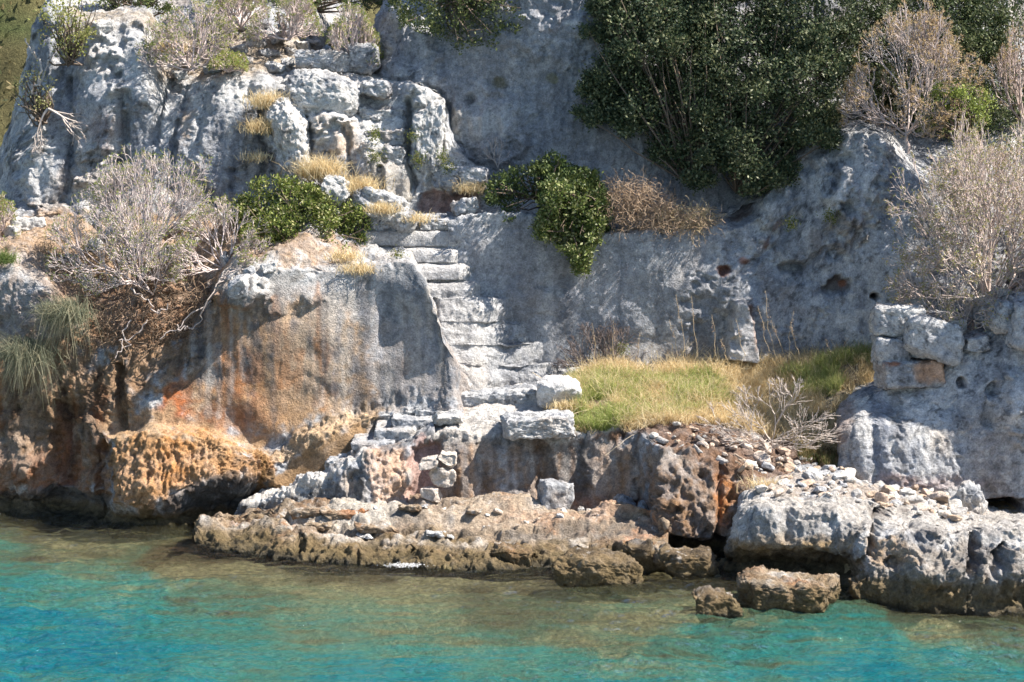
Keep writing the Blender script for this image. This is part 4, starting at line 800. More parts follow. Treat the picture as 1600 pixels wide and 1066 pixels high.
stone('boulder', 'dark wet rock below the dark buttress right of the greenish rock', 1070, 882, 31.7, 96, 50, .7, 64, rot=(0, 3, 0), style='brown', r=.7, cuts=4, amp=.06, water=.3, mat=ROCKW)
stone('boulder', 'pitted flat boulder in the sea before the undercut shore rock', 1245, 934, 29.65, 188, 68, 1.0, 66, rot=(0, 3, -6), style='tan', r=.6, cuts=9, amp=.075, water=.34, mat=ROCKW, paints=[(('e', 1180, 935, 30, 26), (.07, .065, .06), .8, 16, 0)])  # dark ellipse: shaded left end painted onto the boulder
stone('boulder', 'small rough boulder leftmost in the open water', 1116, 950, 29.3, 86, 56, .6, 67, rot=(0, 0, 8), style='brown', r=.7, cuts=5, amp=.08, water=.28, mat=ROCKW)
stone('boulder', 'upright grey boulder at the foot of the smooth rock bank', 1516, 787, 33.4, 46, 56, .5, 68, rot=(0, 8, 0), style='pale', r=.6, cuts=4, amp=.06)
stone('boulder', 'low grey stone beside the hollow under the smooth rock bank', 1470, 806, 33.2, 50, 18, .4, 69, style='pale', cuts=4)
stone('boulder', 'low flat rock in the dark channel right of the dark buttress', 1155, 895, 32.0, 60, 30, .6, 70, style='brown', cuts=3, amp=.05, water=.3, mat=ROCKW)
stone('boulder', 'dark wet rock under the left end of the shore rock', 1345, 916, 30.1, 50, 56, .6, 71, style='brown', r=.8, cuts=4, amp=.08, water=.4, mat=ROCKW)
for i, (x, y, w, h, s, lb) in enumerate([(540, 800, 90, 20, 1, 'flat dark ridge of rock on the shelf below the curved steps'), (500, 816, 60, 16, 2, 'low rough knob on the left half of the shelf'), (480, 796, 80, 20, 3, 'grey block on the shelf below the rim of the lowest steps'), (590, 822, 90, 16, 4, 'flat tan slab in the middle of the shelf'),
        (679, 830, 34, 12, 5, 'small round cream stone on the shelf near the rock pool'), (572, 834, 30, 10, 6, 'small pale stone on the shelf rim'), (640, 790, 36, 14, 9, 'low tan stone at the edge of the rock pool'), (740, 795, 30, 12, 10, 'little dark stone under the streaked wall'), (704, 834, 16, 8, 11, 'tiny cream stone right of the small round cream stone')]):
    stone('boulder', lb, x, y+4, None, w, h, .35, 200+s, rot=(0, rnd.uniform(-4, 4), rnd.uniform(-10, 10)), style='tan' if s != 5 and s != 6 and s != 11 else 'pale', r=.9, cuts=5, amp=.05, on=SS)
# dry wall and fallen blocks on the right
for (x, y, w, h, Y, s, st, lb, rot, pt) in [
    (1402, 500, 84, 50, 35.6, 80, 'pale', 'top left pale block of the dry stone wall', (0, 4, 0), ()),
    (1392, 548, 58, 50, 35.5, 81, 'grey', 'grey block at the left end of the dry stone wall under the pale one', (0, 0, 0), ()),
    (1455, 530, 92, 68, 35.3, 82, 'grey', 'largest block of the dry stone wall', (0, 8, 0), ()),
    (1415, 583, 112, 44, 35.4, 83, 'grey', 'bottom block of the dry stone wall with an orange right end', (0, -2, 0), [(('p', [(1430, 560), (1480, 560), (1480, 600), (1432, 600)]), (.48, .28, .16), .8, 14, 0), (('e', 1395, 568, 12, 5), (.45, .16, .06), .8, 6, 0)]),
    (1520, 536, 44, 28, 35.3, 84, 'pale', 'small wedge stone right of the largest wall block', (0, -14, 0), ()),
    (1492, 508, 30, 24, 35.6, 85, 'pale', 'small round stone above the wedge stone', (0, 0, 0), ()),
    (1570, 496, 58, 52, 35.2, 86, 'grey', 'brown tinged block at the upper right below the big dry shrub', (0, 10, 0), ()),
    (1540, 480, 56, 34, 35.9, 87, 'grey', 'flat shaded block under the big dry shrub', (0, -10, 0), ()),
    (1566, 462, 34, 26, 36.0, 88, 'pale', 'light stone in the roots of the big dry shrub', (0, 10, 0), ()),
    (1596, 500, 40, 90, 34.9, 89, 'grey', 'tall pale block cut by the right edge of the view', (0, 10, 0), ()),
    (1462, 497, 60, 24, 36.2, 90, 'grey', 'dark flat stone behind the dry stone wall', (0, 5, 0), ())]:
    stone('wall_block', lb, x, y, Y, w, h, .75, s, rot=rot, style=st, r=.42, cuts=2, amp=.035, lump=.10, cat='stone block', group='blocks of the tumbled dry stone wall', paints=pt)
# crags around the stairs
for (x, y, w, h, Y, d, s, st, lb, rot) in [
    (525, 298, 50, 50, 38.3, .6, 301, 'pale', 'white rounded boulder above the leafy green bush', (0, 10, 0)),
    (592, 322, 88, 56, 38.5, .6, 302, 'pale', 'notched white rock left of the reddish hollow', (0, 20, 0)),
    (632, 345, 40, 40, 38.3, .5, 303, 'pale', 'white horn of rock just left of the reddish hollow', (0, 25, 0)),
    (727, 324, 48, 30, 38.5, .5, 304, 'pale', 'white boulder right of the reddish hollow', (0, -8, 0)),
    (725, 278, 110, 40, 39.2, .6, 305, 'grey', 'low shelf of grey rock above the reddish hollow', (0, 4, 0)),
    (455, 215, 58, 130, 39.1, .8, 306, 'pale', 'upright pinnacle of pitted rock left of the straw tufts', (0, -8, 0)),
    (505, 150, 110, 76, 39.6, 1.0, 307, 'pale', 'large rounded white boulder at the head of the stairs', (0, 6, 0)),
    (587, 142, 50, 34, 39.7, .8, 308, 'grey', 'grey boulder behind the uppermost step', (0, 3, 0)),
    (500, 96, 100, 34, 40.6, .9, 309, 'pale', 'flat pale boulder at the crest above the large rounded one', (0, 2, 0)),
    (560, 92, 64, 50, 40.7, .9, 310, 'grey', 'shaded boulder beneath the small grey shrub at the crest', (0, 0, 0)),
    (668, 205, 50, 130, 39.2, .6, 311, 'pale', 'fluted pillar of pale rock right of the uppermost steps', (0, 4, 0))]:
    stone('boulder', lb, x, y, Y, w, h, d, s, rot=rot, style=st, r=.7, cuts=6, amp=.05, lump=.14)
# stones on the hilltop rubble
cnt = 0
for (x, y, w, h) in [(330, 33, 30, 20), (352, 45, 26, 24), (375, 40, 22, 18), (400, 66, 36, 26), (372, 78, 22, 18), (432, 60, 30, 20), (418, 84, 40, 18), (385, 96, 22, 14), (350, 92, 30, 20), (450, 98, 26, 18), (476, 48, 30, 22), (470, 72, 22, 14), (335, 110, 28, 16),
                     (300, 104, 26, 16), (452, 80, 20, 12), (160, 44, 34, 26), (310, 62, 22, 14), (490, 66, 16, 12), (365, 112, 22, 12), (432, 106, 30, 14), (280, 118, 24, 20), (410, 40, 18, 12), (510, 76, 22, 12), (445, 40, 18, 12), (520, 60, 20, 14)]:
    cnt += 1
    stone('hill_stone', 'pale stone lying loose among the shrubs on the hilltop', x, y, None, w, h, .4, 400+cnt, rot=(rnd.uniform(-15, 15), rnd.uniform(-15, 15), rnd.uniform(0, 90)), style='pale', r=.6, cuts=6, amp=.05, on=SL, cat='stone', group='loose stones on the hilltop')
for i, (x, y, w, h) in enumerate([(351, 404, 16, 26), (262, 398, 30, 22), (240, 372, 40, 22), (210, 390, 30, 22), (180, 360, 36, 22), (300, 378, 26, 16), (45, 352, 60, 26), (20, 362, 40, 20), (376, 446, 56, 34), (390, 425, 18, 18), (285, 352, 24, 14), (150, 384, 30, 16), (110, 402, 20, 14), (420, 418, 30, 18)]):
    stone('ledge_stone', 'pale stone in the reddish earth of the left ledge around the twiggy shrub', x, y, None, w, h, .3, 460+i, rot=(0, rnd.uniform(-20, 20), rnd.uniform(0, 90)), style='pale', r=.6, cuts=5, amp=.03, on=SL, cat='stone', group='stones on the left ledge')
# scree: many small loose stones, copies of a few shapes
protos = []
for k in range(9):
    p, Fc = stone_mesh((1.0, .8, .62), 600+k, r=.5, cuts=8, amp=.02, n=11, lump=.2)
    R = np.random.default_rng(k); tone = [(.62, .58, .53), (.55, .52, .48), (.46, .46, .47), (.58, .44, .34), (.64, .62, .58), (.5, .38, .28), (.60, .56, .50), (.44, .42, .40), (.6, .5, .42)][k]
    c = np.tile(np.array([tone]), (len(p), 1))*(1+.25*fbm(p*4, 4, k))[:, None]
    o = mesh_obj('scree_stone', p, Fc, ROCK, c, origin=(0, 0, 0)); protos.append(o)
used = [False]*9
def scatter(S, shape, n, lo, hi, label, group, seed, name='scree_stone', kinds=range(9), flat=.7):
    R = np.random.default_rng(seed); P = pick(S, shape, n*4, seed, up=.2); kept = []
    for q in P:
        s = lo*(hi/lo)**(R.uniform()**1.7)
        if any(np.linalg.norm(q-a) < (s+b)*.36 for a, b in kept): continue
        kept.append((q, s))
        if len(kept) >= n: break
    for q, s in kept:
        k = int(R.choice(list(kinds))); o = protos[k]
        if used[k]: o = o.copy(); C.objects.link(o)
        used[k] = True; o.name = name
        o.location = q+np.array([0, 0, s*.13]); o.rotation_euler = (R.normal()*.35, R.normal()*.35, R.uniform(0, 6.28)); o.scale = (s, s*R.uniform(.7, 1.1), s*flat*R.uniform(.7, 1.3))
        tag(o, label, 'stone', group)
scatter(SF, ('p', [(1185, 772), (1210, 735), (1290, 722), (1380, 740), (1480, 778), (1540, 802), (1500, 820), (1400, 795), (1300, 782)]), 170, .09, .38, 'loose pale stone in the scree below the grass bank', 'stones of the scree', 1)
scatter(ST, ('p', [(1170, 745), (1200, 715), (1290, 700), (1390, 735), (1390, 765), (1200, 765)]), 40, .08, .30, 'pale stone at the upper edge of the scree', 'stones at the head of the scree', 2)
scatter(ST, ('p', [(1010, 685), (1060, 655), (1190, 690), (1240, 715), (1190, 745), (1090, 715)]), 46, .10, .38, 'earthy stone in the dark rubble under the bare grey shrub', 'rubble under the bare shrub', 3, name='rubble_stone', kinds=(3, 5, 8, 7, 1))
scatter(SS, ('p', [(560, 790), (1000, 800), (1000, 830), (560, 835)]), 34, .05, .17, 'small loose stone on the flat rock shelf', 'small stones on the shelf', 4, name='shelf_stone')
for k in range(9):
    if not used[k]: bpy.data.objects.remove(protos[k])

# ================================================================== PLANTS
DARK = [(.022, .042, .022), (.042, .066, .03), (.09, .11, .05), (.18, .19, .10)]
# big evergreen hanging over the back wall: several trees grown into each other
bush('evergreen_tree', 'large dark evergreen crown hanging over the rock face, left part', [(940, -40), (1100, -40), (1120, 60), (1110, 180), (1090, 230), (1100, 290), (1060, 285), (1020, 230), (960, 200), (905, 175), (925, 120), (920, 60)], 38.8, 1.5, 90000, .066, 21, clump=36, cols=DARK, w=(3, 5, 4, 2), root=(1080, 290, 39.2), cat='tree')
bush('evergreen_tree', 'large dark evergreen crown hanging over the rock face, right part above the pale slope', [(1090, -40), (1330, -40), (1345, 60), (1330, 150), (1320, 210), (1270, 245), (1238, 215), (1235, 290), (1180, 300), (1140, 270), (1110, 296), (1090, 200), (1085, 100)], 38.6, 1.8, 100000, .066, 22, clump=36, cols=DARK, w=(3, 5, 4, 2), root=(1150, 300, 39.2), cat='tree')
bush('evergreen_tree', 'grey green evergreen crown behind the bare forked tree at the upper right', [(1310, -40), (1570, -40), (1570, 40), (1585, 90), (1570, 190), (1480, 215), (1400, 205), (1340, 200), (1320, 60)], 39.4, 1.4, 80000, .06, 23, clump=24, cols=[(.05, .08, .03), (.09, .12, .05), (.16, .18, .08), (.2, .21, .13)], w=(4, 4, 3, 1), root=(1430, 200, 40.8), cat='tree')
bush('evergreen_tree', 'evergreen crown at the top right corner', [(1540, -30), (1640, -40), (1660, 260), (1540, 250), (1530, 120)], 39.6, 1.2, 16000, .06, 24, clump=22, cols=[(.05, .08, .03), (.09, .12, .05), (.16, .18, .08)], w=(4, 4, 2), root=(1600, 240, 41), cat='tree')
bush('hanging_bush', 'glossy green bush hanging over the cut wall, its tip lowest', [(848, 300), (868, 284), (905, 284), (930, 305), (940, 345), (938, 372), (924, 390), (922, 425), (903, 424), (890, 396), (868, 380), (840, 372), (834, 362), (848, 335)], 37.8, .9, 24000, .066, 25, clump=13, cols=[(.05, .08, .022), (.09, .13, .03), (.16, .19, .05), (.26, .27, .12)], w=(3, 4, 3, 2), root=(900, 300, 38.6))
bush('hanging_bush', 'darker green bush spreading left over the top of the cut wall', [(756, 292), (790, 270), (830, 262), (868, 240), (885, 262), (930, 275), (948, 310), (950, 360), (930, 350), (880, 300), (815, 306), (806, 330), (798, 346), (782, 318), (760, 318)], 38.2, .8, 20000, .064, 26, clump=12, cols=[(.035, .06, .02), (.07, .10, .03), (.13, .16, .045)], w=(4, 4, 2), root=(850, 310, 38.8))
bush('green_bush', 'rounded bright green bush beside the top of the long staircase', [(368, 320), (390, 290), (430, 278), (480, 288), (510, 312), (560, 325), (575, 360), (560, 392), (500, 408), (440, 402), (395, 395), (375, 360)], 37.9, 1.3, 36000, .06, 27, clump=14, cols=[(.06, .09, .02), (.10, .135, .025), (.19, .22, .05), (.32, .30, .14)], w=(3, 4, 3, 1), root=(470, 400, 38.0))
bush('crest_bush', 'dark green bush at the top edge above the upper rock face', [(608, -40), (812, -40), (815, 40), (800, 62), (770, 70), (745, 68), (715, 80), (690, 62), (650, 50), (612, 25)], 39.75, 1.0, 20000, .06, 28, clump=18, cols=GREENS, w=(4, 4, 3, 1), root=(700, -5, 40.2))
bush('crest_bush', 'dark green shrub at the top edge above the leftmost crag', [(148, -40), (265, -40), (260, 20), (205, 24), (160, 26)], 42.5, 1.2, 9000, .06, 29, clump=16, root=(205, 30, 43))
bush('crest_bush', 'green shrub at the top edge between the crest shrubs', [(300, -40), (600, -40), (610, 10), (560, 14), (480, 6), (400, 4), (330, 10)], 44, 1.2, 13000, .06, 30, clump=16, root=(450, 20, 44.5))
bush('yellow_shrub', 'thin yellow green shrub growing on the leftmost crag', [(60, 20), (110, -20), (155, 0), (150, 60), (110, 90), (60, 70)], 39.6, .6, 1900, .06, 31, clump=22, cols=[(.34, .34, .12), (.42, .40, .18), (.26, .28, .08)], w=(1, 1, 1), root=(110, 100, 39.9), sparse=True, mat=DRYLEAF)
bush('yellow_shrub', 'small yellow green sprigs on the left flank of the crag', [(10, 140), (60, 100), (90, 130), (70, 170), (30, 180)], 39.6, .4, 500, .055, 32, clump=16, cols=[(.34, .34, .12), (.42, .40, .18)], w=(1, 1), root=(70, 190, 39.8), sparse=True, mat=DRYLEAF)
bush('round_bush', 'small lime green bush right of the bare forked tree', [(1445, 165), (1470, 130), (1510, 128), (1550, 145), (1560, 180), (1530, 205), (1460, 205), (1440, 190)], 37.6, .7, 9000, .045, 33, clump=14, cols=[(.24, .30, .06), (.34, .38, .09), (.13, .17, .04)], w=(3, 2, 2), root=(1500, 215, 37.9))
# twiggy spurges
GT = (.58, .49, .46)
dry_shrub('dry_shrub', 'broad grey twiggy shrub on the left ledge with pale green tips', (220, 450), 37.6, 125, 205, 1.1, 51, levels=9, stems=10, spread=1.15, r0=.028, tw=GT, skew=(.05, 0), leafsize=.045, nleaf=2)
dry_shrub('dry_shrub', 'low grey twiggy shrub trailing between the broad shrub and the green bush', (350, 420), 37.5, 80, 105, .8, 52, levels=8, stems=12, spread=1.2, r0=.022, tw=GT, leafsize=.04, nleaf=3)
dry_shrub('dry_shrub', 'huge twiggy dome at the right edge above the dry stone wall', (1540, 478), 36.6, 150, 272, 1.5, 53, levels=9, stems=22, spread=1.35, r0=.028, upb=-.01, tw=(.58, .48, .43), tipcol=((.40, .36, .16), (.44, .33, .20), (.32, .33, .13)), leafsize=.045, nleaf=3, drop=.10)
dry_shrub('dry_shrub', 'dry reddish shrub cut by the right edge under the top corner', (1600, 190), 38.6, 48, 150, .7, 54, levels=7, stems=7, spread=.8, r0=.024, tw=(.44, .35, .31), tipcol=((.38, .27, .14), (.42, .33, .18)), leafsize=.045, nleaf=3)
dry_shrub('forked_tree', 'bare forked small tree standing on the slope right of the dark evergreens', (1417, 240), 38.2, 100, 222, .9, 55, levels=9, stems=9, spread=1.0, r0=.026, trunk=.16, tw=(.48, .40, .37), tipcol=((.40, .33, .17), (.46, .34, .2)), leafsize=.05, nleaf=4, cat='small tree')
for i, (b, Y, rx, h, sd, lb) in enumerate([((300, 110), 39.9, 68, 108, 56, 'grey twiggy shrub on the crest left of the loose stones'), ((375, 45), 41.5, 48, 62, 57, 'twiggy shrub cut by the top edge above the loose stones'), ((452, 62), 41.0, 56, 82, 58, 'pale twiggy shrub on the crest above the large rounded boulder'),
                                         ((548, 100), 40.6, 42, 88, 59, 'small grey twiggy shrub above the uppermost steps'), ((355, 112), 39.8, 26, 30, 60, 'low grey twiggy tuft at the edge of the left crag'), ((2, 395), 38.6, 40, 90, 61, 'grey twiggy shrub cut by the left edge')]):
    dry_shrub('dry_shrub', lb, b, Y, rx, h, .9, sd, levels=8, stems=13, spread=1.05, r0=.024, tw=(.54, .45, .42), leafsize=.04, nleaf=3)
dry_shrub('bare_shrub', 'bare grey leafless shrub on the rubble below the grass bank', (1205, 690), 35.0, 105, 100, .8, 62, levels=7, stems=8, spread=1.2, r0=.013, tw=(.50, .43, .38), tip=False, skew=(-.7, 0))
dry_shrub('bare_shrub', 'dark dead shrub in the shade at the foot of the back wall', (955, 585), 37.7, 80, 80, .6, 63, levels=7, stems=8, spread=1.1, r0=.016, tw=(.16, .13, .12), tip=False)
dry_shrub('bare_shrub', 'crooked bare branches hanging at the left flank of the crag', (75, 170), 39.4, 62, -70, .5, 64, levels=6, stems=3, spread=.9, r0=.030, tw=(.46, .40, .36), tip=False, skew=(.9, 0))
dry_shrub('bare_shrub', 'short bare twigs sprouting on the rock left of the darker hanging bush', (778, 262), 39.2, 26, 48, .4, 65, levels=4, stems=4, spread=.7, r0=.012, tw=(.40, .35, .32), tip=False)
# tangled dead vines on the ledge above the cut wall
def tangle(name, label, shape, Y, thick, n, ln, col, seed, r=.004, cat='dry vines', cur=.8, wob=.5):
    R = np.random.default_rng(seed); b = bbox(shape, 0); segs = []
    e = empty(name, tuple(W((b[0]+b[2])/2, b[3], Y)), label, cat)
    while len(segs) < n:
        x, y = R.uniform(b[0], b[2]), R.uniform(b[1], b[3])
        if sdf(shape, np.array([x]), np.array([y]))[0] > 0: continue
        p = W(x, y, Y+R.uniform(-.5, .5)*thick); d = R.normal(size=3); d[2] += .3
        for k in range(7):
            d = d+R.normal(size=3)*wob; d[2] -= .12*cur; d /= np.linalg.norm(d); q = p+d*ln/7; segs.append([*p, *q, r, r]); p = q
    V, Fc = tubes(segs); c = np.repeat(np.array(col)[None]*R.uniform(.6, 1.35, (len(segs), 1)), 6, 0); mesh_obj('stems', V, Fc, TWIG, c, parent=e)
    return e
tangle('dry_vines', 'reddish brown tangle of dead vines on the ledge above the cut wall', ('p', [(935, 300), (980, 280), (1030, 300), (1060, 330), (1120, 345), (1100, 362), (1000, 362), (950, 345)]), 38.3, .6, 7000, .45, (.44, .32, .22), 71)
tangle('dry_vines', 'straw coloured tangle at the right end of the ledge above the cut wall', ('p', [(1030, 330), (1110, 325), (1125, 350), (1090, 366), (1030, 364)]), 38.35, .5, 2600, .32, (.58, .45, .27), 72)
tangle('dry_roots', 'mat of dark roots over the earth scarp below the broad twiggy shrub', ('p', [(130, 470), (200, 455), (300, 450), (340, 470), (300, 520), (200, 560), (140, 560)]), 36.9, .25, 2200, .5, (.27, .19, .13), 73, r=.006, wob=.28)
tangle('dry_roots', 'pale straw and root litter on the left ledge beside the cliff edge', ('p', [(0, 390), (100, 372), (180, 400), (150, 440), (60, 430), (0, 420)]), 38.0, .4, 1800, .4, (.45, .32, .20), 74, r=.005, wob=.35)
seg = []
for i, (a, b) in enumerate([((352, 432), (300, 515)), ((388, 420), (345, 435)), ((300, 515), (276, 508)), ((205, 450), (240, 480)), ((236, 482), (262, 474)), ((230, 500), (190, 545)), ((205, 500), (180, 560)), ((330, 470), (250, 530))]):
    V, Fc = tubes(walk_tube(W(*a, 36.7), W(*b, 36.4), .017, .010, 80+i, .05))
    tag(mesh_obj('bare_branch', V, Fc, TWIG, np.tile([[.42, .36, .33]], (len(V), 1))), 'bent grey branch hanging over the earth scarp left of the quarried wall', 'branch', 'branches over the earth scarp')
seg = []
for i, (a, b, Y) in enumerate([((60, 130), (40, 60), 39.6), ((85, 75), (62, 130), 39.6), ((62, 130), (56, 150), 39.6)]):
    seg += walk_tube(W(*a, Y), W(*b, Y), .03, .016, 90+i, .05)
V, Fc = tubes(seg); tag(mesh_obj('bare_branch', V, Fc, TWIG, np.tile([[.45, .40, .37]], (len(V), 1))), 'bent grey stem crossing the leftmost crag', 'branch')
for sg, lb in ((walk_tube(W(1128, 712, 34.5), W(1200, 660, 34.9), .008, .006, 97, .05), 'straw stalk over the dark rubble under the bare shrub'), (walk_tube(W(880, 652, 35.6), W(985, 640, 35.9), .008, .005, 98, .05), 'straw stalk lying on the grass right of the bright white boulder'),
               (walk_tube(W(946, 712, 34.8), W(1030, 648, 35.2), .007, .004, 99, .03), 'straw stalk hanging over the top of the streaked wall'), (walk_tube(W(832, 582, 36.6), W(866, 602, 36.5), .007, .006, 96, .01), 'short pale stick leaning behind the bright white boulder')):
    V, Fc = tubes(sg); tag(mesh_obj('dry_stalk', V, Fc, TWIG, np.tile([[.55, .45, .32]], (len(V), 1))), lb, 'stalk')
# grass bank
bank = ('p', [(884, 610), (930, 572), (1060, 560), (1200, 566), (1362, 545), (1372, 585), (1330, 660), (1318, 715), (1240, 700), (1190, 680), (1100, 664), (1010, 668), (950, 684), (896, 680)])
def grass_on(name, S, shape, n, h, seed, cols, wts, label=None, kind='stuff', up=.15, w=.006, spread=.35, droop=.35, mod=None, lean=(0, 0, 0), cat=None, group=None):
    P = pick(S, shape, n, seed, up=up)
    if len(P) == 0: return None
    P = P+np.random.default_rng(seed).normal(size=P.shape)*.012
    if mod is not None:
        P = P[mod(P)]
    V, Fc, c = blades(P, h, seed, w=w, cols=cols, wts=wts, spread=spread, droop=droop, lean=lean)
    o = mesh_obj(name, V, Fc, DRYLEAF, c, smooth=False)
    return tag(o, label, cat, group, kind)
grass_on('dry_grass', ST, bank, 60000, .34, 1, STRAW, (3, 2, 2), 'straw coloured dry grass on the terrace bank', w=.004, mod=lambda P: fbm(P/.4, 4, 8, .6) > -.12, up=-.2, spread=.55, droop=.7)
green1 = ('p', [(893, 600), (940, 588), (1040, 596), (1110, 586), (1150, 640), (1050, 656), (1000, 658), (950, 676), (897, 672)])
green2 = ('p', [(1220, 590), (1365, 550), (1368, 570), (1300, 620), (1230, 622)])
grass_on('green_grass', ST, green1, 26000, .33, 2, FRESH, (3, 2, 2), 'fresh green grass in the straw at the left of the bank', w=.0045, mod=lambda P: fbm(P/.5, 3, 12) > -.2, spread=.6, droop=.6)
grass_on('green_grass', ST, green2, 14000, .30, 3, FRESH, (2, 1, 3), 'fresh green grass at the right end of the bank', w=.0045, mod=lambda P: fbm(P/.4, 3, 13) > -.12)
grass_on('dark_grass', ST, ('p', [(1235, 660), (1330, 640), (1340, 740), (1250, 720)]), 7000, .17, 4, [(.16, .13, .06), (.10, .13, .04), (.30, .22, .12)], (2, 2, 2), 'rough shaded grass below the left end of the rock bank', w=.0045)
grass_on('tall_grass', ST, bank, 2600, .62, 9, STRAW, (3, 2, 2), 'tall wispy straw stems rising over the grass bank', w=.0032, mod=lambda P: fbm(P/.6, 3, 28) > -.05, up=-.2, spread=.4, droop=.5)
# tufts
def tuft(name, label, px, py, Y, h, n, seed, cols=STRAW, rad=.10, spread=.5, droop=.6, group=None, w=.005, lean=(0, 0, 0), cat='grass tuft'):
    R = np.random.default_rng(seed); P = W(px, py, Y)+R.normal(size=(n, 3))*np.array([rad, rad*.6, rad*.25])
    V, Fc, c = blades(P, h, seed, w=w, cols=cols, wts=[1]*len(cols), spread=spread, droop=droop, lean=lean)
    e = empty(name, tuple(W(px, py, Y)), label, cat, group); mesh_obj('foliage', V, Fc, DRYLEAF, c, smooth=False, parent=e); return e
for i, (x, y, Y, h, n, lb) in enumerate([(500, 275, 38.5, .50, 900, 'tall straw tuft between the pinnacle and the steps'), (560, 298, 38.5, .36, 800, 'straw tuft on the notched white rock'), (420, 165, 39.2, .36, 700, 'dry tuft in the gully left of the large rounded boulder'), (410, 205, 39.0, .32, 600, 'dry tuft lower in the same gully'),
        (400, 250, 39.0, .2, 260, 'small dry tuft at the foot of the gully'), (600, 330, 38.1, .24, 420, 'straw wisps on the short broken steps'), (655, 345, 38.0, .2, 240, 'straw wisps below the reddish hollow'), (735, 300, 38.9, .3, 300, 'drooping straw tuft hanging above the reddish hollow'), (560, 425, 36.7, .2, 500, 'short straw tuft on the corner of the quarried wall'),
        (540, 405, 37.0, .2, 400, 'straw patch at the foot of the bright green bush'), (210, 80, 40.2, .22, 400, 'straw tuft on top of the leftmost crag'), (265, 80, 40.2, .3, 500, 'straw and twigs behind the peak of the left crag'), (1195, 770, 33.4, .35, 300, 'drooping reddish straw at the left end of the scree'), (885, 640, 35.9, .22, 400, 'straw tuft behind the bright white boulder')]):
    tuft('grass_tuft', lb, x, y, Y, h, n, 700+i, rad=.11+.0001*n)
GR = [(.15, .165, .11), (.22, .225, .15), (.36, .33, .22)]
tuft('grass_clump', 'long grey green grass clump hanging from the left cliff, upper one', 108, 500, 36.5, .72, 1100, 721, GR, rad=.17, spread=.5, droop=1.8, lean=(-.3, -.4, -.3), w=.005)
tuft('grass_clump', 'long grey green grass clump hanging from the left cliff, lower one', 45, 560, 36.4, .72, 1100, 722, GR, rad=.2, spread=.5, droop=1.9, lean=(-.2, -.4, -.4), w=.005)
tuft('grass_clump', 'small green tuft cut by the left edge under the straw litter', 5, 410, 37.2, .3, 400, 723, [(.12, .18, .05), (.2, .25, .08)], rad=.1)
for i, (x, y, Y, lb) in enumerate([(585, 210, 39.0, 'weed on the second of the uppermost steps'), (588, 245, 38.8, 'weed on the third of the uppermost steps'), (645, 212, 39.0, 'weed in the crack beside the fluted pillar'), (655, 250, 38.9, 'yellowish weed at the foot of the fluted pillar'), (690, 245, 39.0, 'weed right of the fluted pillar'), (700, 262, 38.9, 'leafy weed above the low shelf of grey rock'),
        (780, 128, 40.3, 'mossy weed in a pocket of the upper rock face'), (862, 122, 40.4, 'little weed in the upper rock face, the right one'), (1297, 338, 37.8, 'tiny green weed on the pale slope'), (1236, 350, 38.2, 'tiny weed in the crevice of the pale slope'), (622, 402, 37.2, 'tiny weed on the long staircase'), (1505, 330, 37.0, 'weed under the huge twiggy dome'), (1145, 545, 37.9, 'leafy weed at the foot of the pointed rock'), (970, 545, 37.9, 'dark weed by the dead shrub at the back wall'),
        (250, 90, 39.9, 'green weed beside the peak of the left crag'), (345, 385, 38.0, 'green sprig in the red earth of the left ledge')]):
    R = np.random.default_rng(800+i); n = 260; P = W(x, y, Y)+R.normal(size=(n, 3))*.07; V, Fc = leaves(P, R.normal(size=(n, 3))+[0, -.3, .5], .045, .4, i)
    mesh_obj('foliage', V, Fc, DRYLEAF, leafcol(n, [(.16, .18, .05), (.26, .25, .09), (.10, .13, .03)], [1, 1, 1], i), smooth=False, parent=empty('small_weed', tuple(W(x, y, Y)), lb, 'weed'))
# seed stalks standing on the bank
stal = [((930, 580), (925, 505), 37.3), ((1072, 560), (1056, 460), 37.2), ((1090, 558), (1080, 462), 37.2), ((1118, 556), (1112, 492), 37.2), ((1205, 560), (1184, 478), 37.0), ((1212, 562), (1196, 455), 37.0), ((1232, 558), (1240, 486), 37.0), ((1250, 560), (1236, 505), 37.0), ((1298, 556), (1290, 530), 37.0), ((1165, 556), (1150, 500), 37.2), ((1315, 552), (1325, 528), 37.0), ((1175, 690), (1150, 640), 35.3), ((990, 575), (1000, 520), 37.6), ((965, 575), (958, 500), 37.6), ((1225, 556), (1205, 500), 37), ((1060, 560), (1046, 500), 37.2), ((1134, 560), (1126, 530), 37.3)]
for i, (a, b, Y) in enumerate(stal):
    s0 = walk_tube(W(*a, Y), W(*b, Y-.05), .0055, .003, 900+i, .018, 9); tip = np.array(s0[-1][3:6]); R = np.random.default_rng(i)
    e = empty('seed_stalk', tuple(W(*a, Y)), 'thin dry seed stalk standing above the grass bank', 'stalk', 'seed stalks on the grass bank')
    V, Fc = tubes(s0); mesh_obj('stem', V, Fc, TWIG, np.tile([[.50, .38, .24]], (len(V), 1)), parent=e)
    n = 34; t = R.uniform(.0, .45, n)[:, None]; P = tip+(np.array(s0[0][:3])-tip)*t+R.normal(size=(n, 3))*.016; V, Fc = leaves(P, R.normal(size=(n, 3)), .024, .6, i)
    mesh_obj('seed_head', V, Fc, DRYLEAF, leafcol(n, [(.50, .42, .32), (.36, .27, .2)], [1, 1], i), smooth=False, parent=e)

# ================================================================== FAR SLOPE, SEA BED, SEA
u = np.linspace(-22, 24, 150); v = np.linspace(0, 1, 60)
UU, VV = np.meshgrid(u, v); P = np.stack([UU, 50+VV*26, -1+VV*34], -1); P[..., 1] += fbm(P.reshape(-1, 3)/5, 4, 5).reshape(P.shape[:2])*2.5
